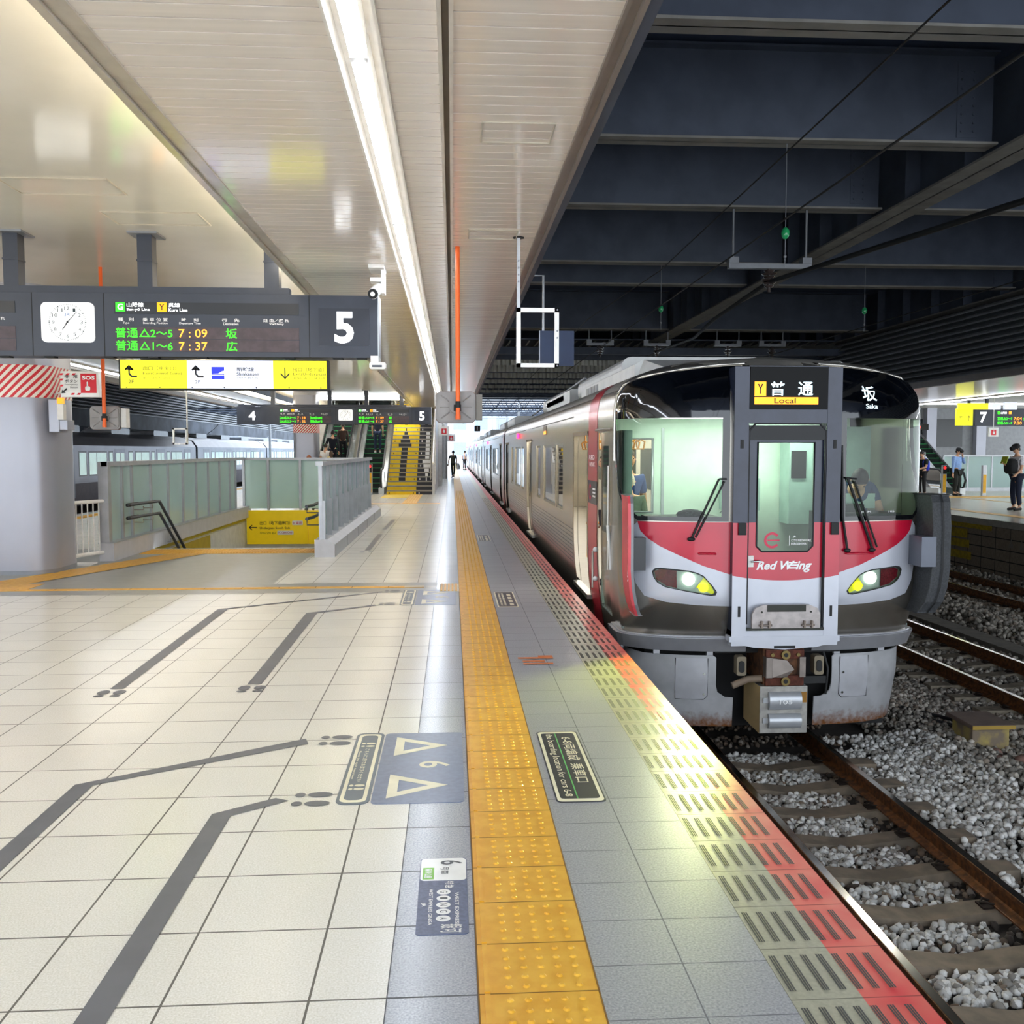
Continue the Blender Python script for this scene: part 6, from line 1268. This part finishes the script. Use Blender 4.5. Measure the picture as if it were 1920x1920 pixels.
b.tube([(XC-1.25,11.0,.0),(XC-1.25,11.0,2.1)],.018,0,6); b.tube([(XC-1.3,12.35,.75),(XC-1.0,12.35,.75)],.018,0,6); b.tube([(XC-1.28,12.33,.3),(XC-1.28,12.33,1.9)],.018,0,6); b.obj('hand_straps',[mat('strap_orange','#e8a552',.4)],TR)
# following carriages
T2=thing('train_carriage','second silver train carriage coupled behind the leading one','train carriage',(XC,29.1,-1.15),group='red and silver train carriages')
o2=20.
body(T2,29.1,48.6,[30.6,38.3,45.9],[(32.6,33.4),(33.7,35.6),(36.2,37.0),(40.3,41.1),(41.4,43.3),(43.9,44.7)])
dlamp(T2,42.0); b=B(); sp(b,-1,29.15,29.6,-.3,2.3,.003); b.obj('red_stripe',[mat('train_side_red','#cf3b48',.25,.35,noise=.04)],T2)
b=B(); b.box(XC-1.2,XC+1.2,28.6,29.1,-.2,2.3); b.obj('gangway_bellows',[rubber],T2)
def bogies(par,ys,y0,y1):
    for y in ys:
        b=B()
        for yy in (y-.9,y+.9): b.cyl((XC-.62,yy,-.73),(XC-.5,yy,-.73),.42,0,20); b.cyl((XC+.5,yy,-.73),(XC+.62,yy,-.73),.42,0,20)
        b.box(XC-.95,XC+.95,y-1.3,y+1.3,-.85,-.45,1); b.obj('bogie',[steel,blackm],par)
    b=B(); b.box(XC-1.2,XC+1.2,y0,y1,-.75,-.3,0); b.obj('underfloor_box',[blackm],par)
bogies(TR,(12,25.6),9.6,28.5)
bogies(T2,(32.3,45.3),29.3,48.5)
for i,l in enumerate(('third silver train carriage in line from the front','fourth silver train carriage in line from the front','last silver train carriage at the far end of the platform')): clone(T2,(0,20.*(i+1),0),label=l)
# ---------------- people ----------------
def skinmesh(V,E_,Rd,root=0,sub=2):
    me=bpy.data.meshes.new('s'); me.from_pydata(V,E_,[]); o=bpy.data.objects.new('s',me); COL.objects.link(o)
    md=o.modifiers.new('k','SKIN'); md.use_smooth_shade=True
    sv=me.skin_vertices[0].data
    for i,r in enumerate(Rd): sv[i].radius=(r if isinstance(r,tuple) else (r,r)); sv[i].use_root=(i==root)
    m2=o.modifiers.new('u','SUBSURF'); m2.levels=sub; m2.render_levels=sub
    dg=bpy.context.evaluated_depsgraph_get(); dg.update(); ev=o.evaluated_get(dg).to_mesh(); vs=[tuple(v.co) for v in ev.vertices]; fs=[tuple(p.vertices) for p in ev.polygons]; o.evaluated_get(dg).to_mesh_clear(); bpy.data.objects.remove(o); return vs,fs
def person(label,x,y,z,h,face,pose={},shirt='#222222',pants='#222222',hair='#1a1614',skin='#d8a98a',shoes='#222222',sleeve='short',cap=None,bag=None,girth=1.,group=None,extra=None,longhair=False):
    """face: heading in degrees, 0 looks towards +Y; pose gives joints in body units (height 1.7, x right, y forward)"""
    s=h/1.7; a=-R(face); ca,sa=math.cos(a),math.sin(a)
    Wd=lambda p:(x+s*(p[0]*ca-p[1]*sa),y+s*(p[0]*sa+p[1]*ca),z+s*p[2])
    J=dict(pel=(0,0,.93),sp=(0,.0,1.12),ch=(0,0,1.30),nk=(0,.01,1.44),hd=(0,.02,1.52),
      lh=(-.09,0,.88),lk=(-.10,.03,.48),la=(-.10,-.02,.09),lt=(-.11,.12,.04),rh=(.09,0,.88),rk=(.10,.03,.48),ra=(.10,-.02,.09),rt=(.11,.12,.04),
      ls=(-.18,0,1.37),le=(-.22,-.02,1.09),lw=(-.22,.06,.85),rs=(.18,0,1.37),re=(.22,-.02,1.09),rw=(.22,.06,.85))
    J.update(pose)
    N=['pel','sp','ch','nk','hd','lh','lk','la','lt','rh','rk','ra','rt','ls','le','lw','rs','re','rw']
    ED=[(0,1),(1,2),(2,3),(3,4),(0,5),(5,6),(6,7),(7,8),(0,9),(9,10),(10,11),(11,12),(2,13),(13,14),(14,15),(2,16),(16,17),(17,18)]
    g=girth; RD=[.12*g,.11*g,.125*g,.055,.05,.085*g,.06*g,.04,.03,.085*g,.06*g,.04,.03,.055*g,.042,.028,.055*g,.042,.028]
    t=thing('person',label,'person',(x,y,z),group)
    V=[Wd(J[n]) for n in N]; vs,fs=skinmesh(V,ED,[(r*s,r*s*.8) if i<3 else r*s for i,r in enumerate(RD)])
    b=B(); b.add(vs,fs,0,True)
    hd=J['hd']; tl=pose.get('tilt',0); hc=(hd[0],hd[1]+.03,hd[2]+.075)
    def hp(px,py,pz):
        c,sn=math.cos(tl),math.sin(tl); return Wd((hc[0]+px,hc[1]+py*c+pz*sn,hc[2]+pz*c-py*sn))
    n=10; hv=[];hf=[]
    for i in range(n+1):
        th=PI*i/n
        for k in range(16):
            p=2*PI*k/16; px=.074*math.sin(th)*math.cos(p); py=.092*math.sin(th)*math.sin(p); pz=.118*math.cos(th)
            if pz<0: px*=1+pz*2.2; py=py*(1+pz*1.5)+(.01 if math.sin(p)>0 else 0)
            if math.sin(p)>.95 and abs(pz+.015)<.03: py+=.022
            hv.append(hp(px,py,pz))
    for i in range(n):
        for k in range(16): hf.append((i*16+k,(i+1)*16+k,(i+1)*16+(k+1)%16,i*16+(k+1)%16))
    b.add(hv,hf,0,True)
    for sx_ in (-1,1):
        b.sph(hp(sx_*.075,.0,-.0),.02*s,0,4)      # ears
        # hands: palm with four fingers and thumb
    for e_,w_,sg in (('le','lw',-1),('re','rw',1)):
        E0=Vector(J[e_]);W1=Vector(J[w_]); d=(W1-E0).normalized(); pl=W1+d*.05; side_=d.cross(Vector((0,1,0)) if abs(d.y)<.8 else Vector((0,0,1))).normalized()
        b.tube([Wd(W1),Wd(W1+d*.03),Wd(W1+d*.085)],[.026*s,.036*s,.03*s],0,8)
        cu=side_.cross(d).normalized()
        for k,L_ in enumerate((.062,.072,.068,.052)):
            o=pl+d*.03+side_*(.024-.016*k); b.tube([Wd(o),Wd(o+d*L_*.6+cu*.01),Wd(o+d*L_*.9+cu*.03)],.0085*s,0,5)
        b.tube([Wd(W1+d*.02+side_*.03),Wd(W1+d*.05+side_*.055),Wd(W1+d*.08+side_*.05)],.01*s,0,5)
    sk=mat('skin_'+skin[1:],skin,.5,noise=.04); bo=b.obj('body',[sk],t)
    b=B()
    for sx_ in (-1,1): b.sph(hp(sx_*.028,.082,.008),.0085*s,0,4)
    b.tube([hp(-.022,.082,-.058),hp(0,.088,-.06),hp(.022,.082,-.058)],.005*s,1,4); b.obj('face_features',[LK,mat('lips','#a85c50',.5)],t)
    def cloth(name,ns,es,rd,m,root=0):
        V=[Wd(J[k] if isinstance(k,str) else k) for k in ns]; vs,fs=skinmesh(V,es,[(r*s,r*s*.85) for r in rd],root); b=B(); b.add(vs,fs,0,True); return b.obj(name,[m],t)
    mid=lambda p,q,f:tuple(J[p][i]+(J[q][i]-J[p][i])*f for i in range(3))
    es_l=('le','re') if sleeve=='short' else ('lw','rw'); f=.75 if sleeve=='short' else .97
    if sleeve=='short': ns=[(0,0,.86),'sp','ch',mid('ch','nk',.55),'ls',mid('ls','le',f),'rs',mid('rs','re',f)]; es=[(0,1),(1,2),(2,3),(2,4),(4,5),(2,6),(6,7)]; rd=[.15*g,.14*g,.145*g,.075,.078*g,.065,.078*g,.065]
    else: ns=[(0,0,.86),'sp','ch',mid('ch','nk',.55),'ls','le',mid('le','lw',.92),'rs','re',mid('re','rw',.92)]; es=[(0,1),(1,2),(2,3),(2,4),(4,5),(5,6),(2,7),(7,8),(8,9)]; rd=[.15*g,.14*g,.145*g,.075,.075*g,.056,.042,.075*g,.056,.042]
    cloth('shirt',ns,es,rd,mat('cloth_'+shirt[1:],shirt,.85,noise=.08,scale=20))
    cloth('trousers',['pel','lh','lk',mid('lk','la',.9),'rh','rk',mid('rk','ra',.9)],[(0,1),(1,2),(2,3),(0,4),(4,5),(5,6)],[.135*g,.10*g,.078*g,.062,.10*g,.078*g,.062],mat('cloth_'+pants[1:],pants,.85,noise=.08,scale=20))
    b=B()
    for a_,t_ in (('la','lt'),('ra','rt')):
        A=Vector(J[a_]);T_=Vector(J[t_]); dd_=(T_-A); dd_.z=0; b.tube([Wd((A.x-dd_.x*.35,A.y-dd_.y*.35,A.z-.045)),Wd((A.x,A.y,A.z-.03)),Wd((A.x+dd_.x*.6,A.y+dd_.y*.6,A.z-.045)),Wd((A.x+dd_.x*1.25,A.y+dd_.y*1.25,A.z-.058))],[.035*s,.05*s,.042*s,.03*s],0,8)
    b.obj('shoes',[mat('shoe_'+shoes[1:],shoes,.6)],t)
    b=B(); hv=[];hf=[]
    for i in range(7):
        th=PI*.62*i/6
        for k in range(16):
            p=2*PI*k/16; fr=max(0,math.sin(p)); pz=.13*math.cos(th); lim=.035*fr*1.6-.05*(1-fr)
            if pz<lim: pz=lim
            r_=math.sin(min(th,PI*.55)); hv.append(hp(.083*r_*math.cos(p),.1*r_*math.sin(p)-.006,pz))
    for i in range(6):
        for k in range(16): hf.append((i*16+k,(i+1)*16+k,(i+1)*16+(k+1)%16,i*16+(k+1)%16))
    b.add(hv,hf,0,True)
    if longhair: b.tube([hp(0,-.05,.03),hp(0,-.085,-.08),hp(0,-.08,-.2)],[.07*s,.075*s,.04*s],0,8)
    b.obj('hair',[mat('hair_'+hair[1:],hair,.6,noise=.2,scale=80)],t)
    if cap:
        b=B(); b.tube([hp(0,-.005,.045),hp(0,-.005,.09),hp(0,-.005,.13),hp(0,-.005,.145)],[.102*s,.1*s,.075*s,.02*s],0,14); b.tube([hp(0,.08,.05),hp(0,.16,.04)],[.07*s,.055*s],0,8); b.obj('cap',[mat('cap_'+cap[1:],cap,.8)],t)
    def BX(px,py,pz,rx,ry,rz,b,m=0): b.sph(Wd((px,py,pz)),(rx*s,ry*s,rz*s),m,7)
    if bag:
        for k,(c_,px,py,pz,rx,ry,rz) in enumerate(bag):
            q=B(); vs=[];fs=[];n=8
            for i in range(n+1):
                th=PI*i/n
                for kk in range(12):
                    p=2*PI*kk/12; ex=lambda v:math.copysign(abs(v)**.6,v); vs.append(Wd((px+rx*ex(math.sin(th))*ex(math.cos(p)),py+ry*ex(math.sin(th))*ex(math.sin(p)),pz+rz*ex(math.cos(th)))))
            for i in range(n):
                for kk in range(12): fs.append((i*12+kk,(i+1)*12+kk,(i+1)*12+(kk+1)%12,i*12+(kk+1)%12))
            q.add(vs,fs,0,True)
            for sx_ in (-.11,.11):
                if py<0: q.tube([Wd((sx_,py,pz+rz*.8)),Wd((sx_,-.02,1.43)),Wd((sx_,.13,1.3)),Wd((sx_,.12,1.12)),Wd((sx_,py*.6,pz-rz*.5))],.015*s,0,5)
            bgt=thing('bag','','bag',t.location); bgt['label']=bag_label.pop(0) if bag_label else 'bag'
            q.obj('bag_body',[mat('bag_'+c_[1:],c_,.8,noise=.15,scale=25)],bgt)
    if extra: extra(t,Wd,s)
    return t
bag_label=[]
# far platform
bag_label=['blue backpack on the back of the boy in black on the far platform']
person('person in black T-shirt and black trousers looking down, beside the far escalator',17.45,34.2,0,1.68,-115,dict(re=(.2,.06,1.10),rw=(.06,.27,1.05),le=(-.2,.06,1.10),lw=(-.04,.28,1.03),tilt=.35),shirt='#15201d',pants='#15171c',bag=[('#2438c8',0,-.17,1.17,.15,.09,.22)])
person('person in light blue shirt and black cap holding a hand to the face',18.98,34.6,0,1.78,150,dict(re=(.27,.02,1.05),rw=(.26,.02,.80),le=(-.27,.14,1.16),lw=(-.09,.16,1.42),lk=(-.13,.0,.47),la=(-.18,-.08,.09),lt=(-.2,.06,.04),tilt=.3),shirt='#8fb2e6',pants='#232826',sleeve='long',cap='#15171a',girth=1.25,hair='#15120f')
def book(t,Wd,s):
    q=thing('book','yellow-green open book held up by the man at the right edge','book',t.location); b=B(); b.add([Wd(p) for p in ((-.10,.36,1.40),(.10,.36,1.40),(.10,.42,1.22),(-.10,.42,1.22),(-.10,.375,1.405),(.10,.375,1.405),(.10,.435,1.225),(-.10,.435,1.225))],[(0,1,2,3),(4,5,6,7),(0,1,5,4),(2,3,7,6),(1,2,6,5),(0,3,7,4)],0); b.obj('cover',[mat('book_cover','#a8b82a',.5)],q)
    b=B(); b.add([Wd(p) for p in ((-.09,.357,1.40),(.09,.357,1.40),(.09,.40,1.26),(-.09,.40,1.26))],[(0,1,2,3)],0); b.obj('pages',[LW],q)
bag_label=['black backpack worn on the chest of the man reading on the far platform']
person('person in white shirt and black beret reading a book near the far platform edge',15.98,25.9,0,1.86,-100,dict(re=(.2,.12,1.10),rw=(.07,.32,1.2),le=(-.2,.05,1.08),lw=(-.2,.2,.95),tilt=.25),shirt='#e9e9ee',pants='#1b2338',sleeve='short',cap='#15151a',bag=[('#1d1f22',0,.2,1.15,.17,.13,.2)],extra=book,shoes='#121212')
# walking along the platform
def pbag(t,Wd,s):
    q=B(); q.tube([Wd((.30,.05,.95)),Wd((.31,.05,.75)),Wd((.32,.05,.55))],[.03*s,.12*s,.1*s],0,8); q.obj('plastic_bag',[mat('bag_white_plastic','#eceff0',.5)],label='pale plastic bag carried by the person walking away',cat='bag')
bag_label=['dark olive backpack on the person walking away down the platform']
person('person in dark T-shirt walking away down the platform along the yellow strip',.05,59,0,1.70,4,dict(lk=(-.07,.06,.5),la=(-.05,-.02,.1),rk=(.07,.02,.48),ra=(.04,-.16,.16),rt=(.04,-.05,.05),le=(-.27,-.02,1.12),lw=(-.31,.0,.88)),shirt='#232a33',pants='#26302c',bag=[('#4d5146',0,-.18,1.15,.15,.1,.24)],extra=pbag)
person('person in pale shirt and dark trousers far off beside the train doors',1.08,84,0,1.7,40,dict(),shirt='#a8b8cc',pants='#1d1f28')
# escalator riders and people behind the balustrade
person('person in navy T-shirt and dark jeans riding the escalator beside the yellow stairs',-3.2,41.1,1.58,1.72,0,dict(),shirt='#1a2134',pants='#1e2c48',shoes='#f0f0ee')
person('person in white top with dark strap stepping onto the left escalator',-5.05,38.2,.35,1.62,20,dict(),shirt='#ececea',pants='#2a2a33')
person('person in black jacket ahead on the left escalator',-4.9,39.4,.8,1.72,0,dict(le=(-.28,.02,1.1),lw=(-.25,.1,.88)),shirt='#161a28',pants='#16182a',sleeve='long')
person('person in brown coat partly hidden by the farther sign on the escalator',-4.6,40.4,1.2,1.65,0,dict(),shirt='#4a3b36',pants='#202024',sleeve='long')
person('person with long brown hair and purple bag beside the left escalator',-4.75,37.6,.1,1.58,0,dict(),shirt='#2a2836',pants='#1f2030',hair='#5a4636',longhair=True)
person('person with blond hair behind the back balustrade near the escalator',-3.95,30.6,0,1.50,0,dict(),shirt='#8a7f86',pants='#39343a',hair='#d9c68e',longhair=True)
person('person in white coat with reddish hair standing behind the back glass balustrade',-4.05,27.2,0,1.56,-20,dict(),shirt='#efe9da',pants='#e6e0d0',hair='#8a5238',sleeve='long',girth=1.25,longhair=True)
# train crew and passengers
person('person in blue uniform shirt leaning forward behind the right windscreen',XC+1.03,9.45,-.02,1.70,190,dict(nk=(0,.16,1.34),hd=(0,.25,1.36),ch=(0,.08,1.26),re=(.24,.12,1.12),rw=(.2,.36,1.05),le=(-.24,.12,1.12),lw=(-.22,.34,1.02),tilt=1.0),shirt='#31496f',pants='#20242c',sleeve='short')
person('person in grey-green jacket seen through the left windscreen inside the saloon',XC-1.02,10.85,-.02,1.45,10,dict(),shirt='#7d8f88',pants='#3a3f3c',sleeve='long',hair='#d8d4cc',girth=1.1)
person('person in blue top standing farther inside the saloon behind the grey-green jacket',XC-.9,11.6,-.02,1.72,170,dict(),shirt='#2b4a86',pants='#2a2a30',hair='#2a1d16')
person('person in white shirt standing inside the open train door',XC-1.05,11.95,-.02,1.68,-90,dict(),shirt='#e8e8ea',pants='#20222c')
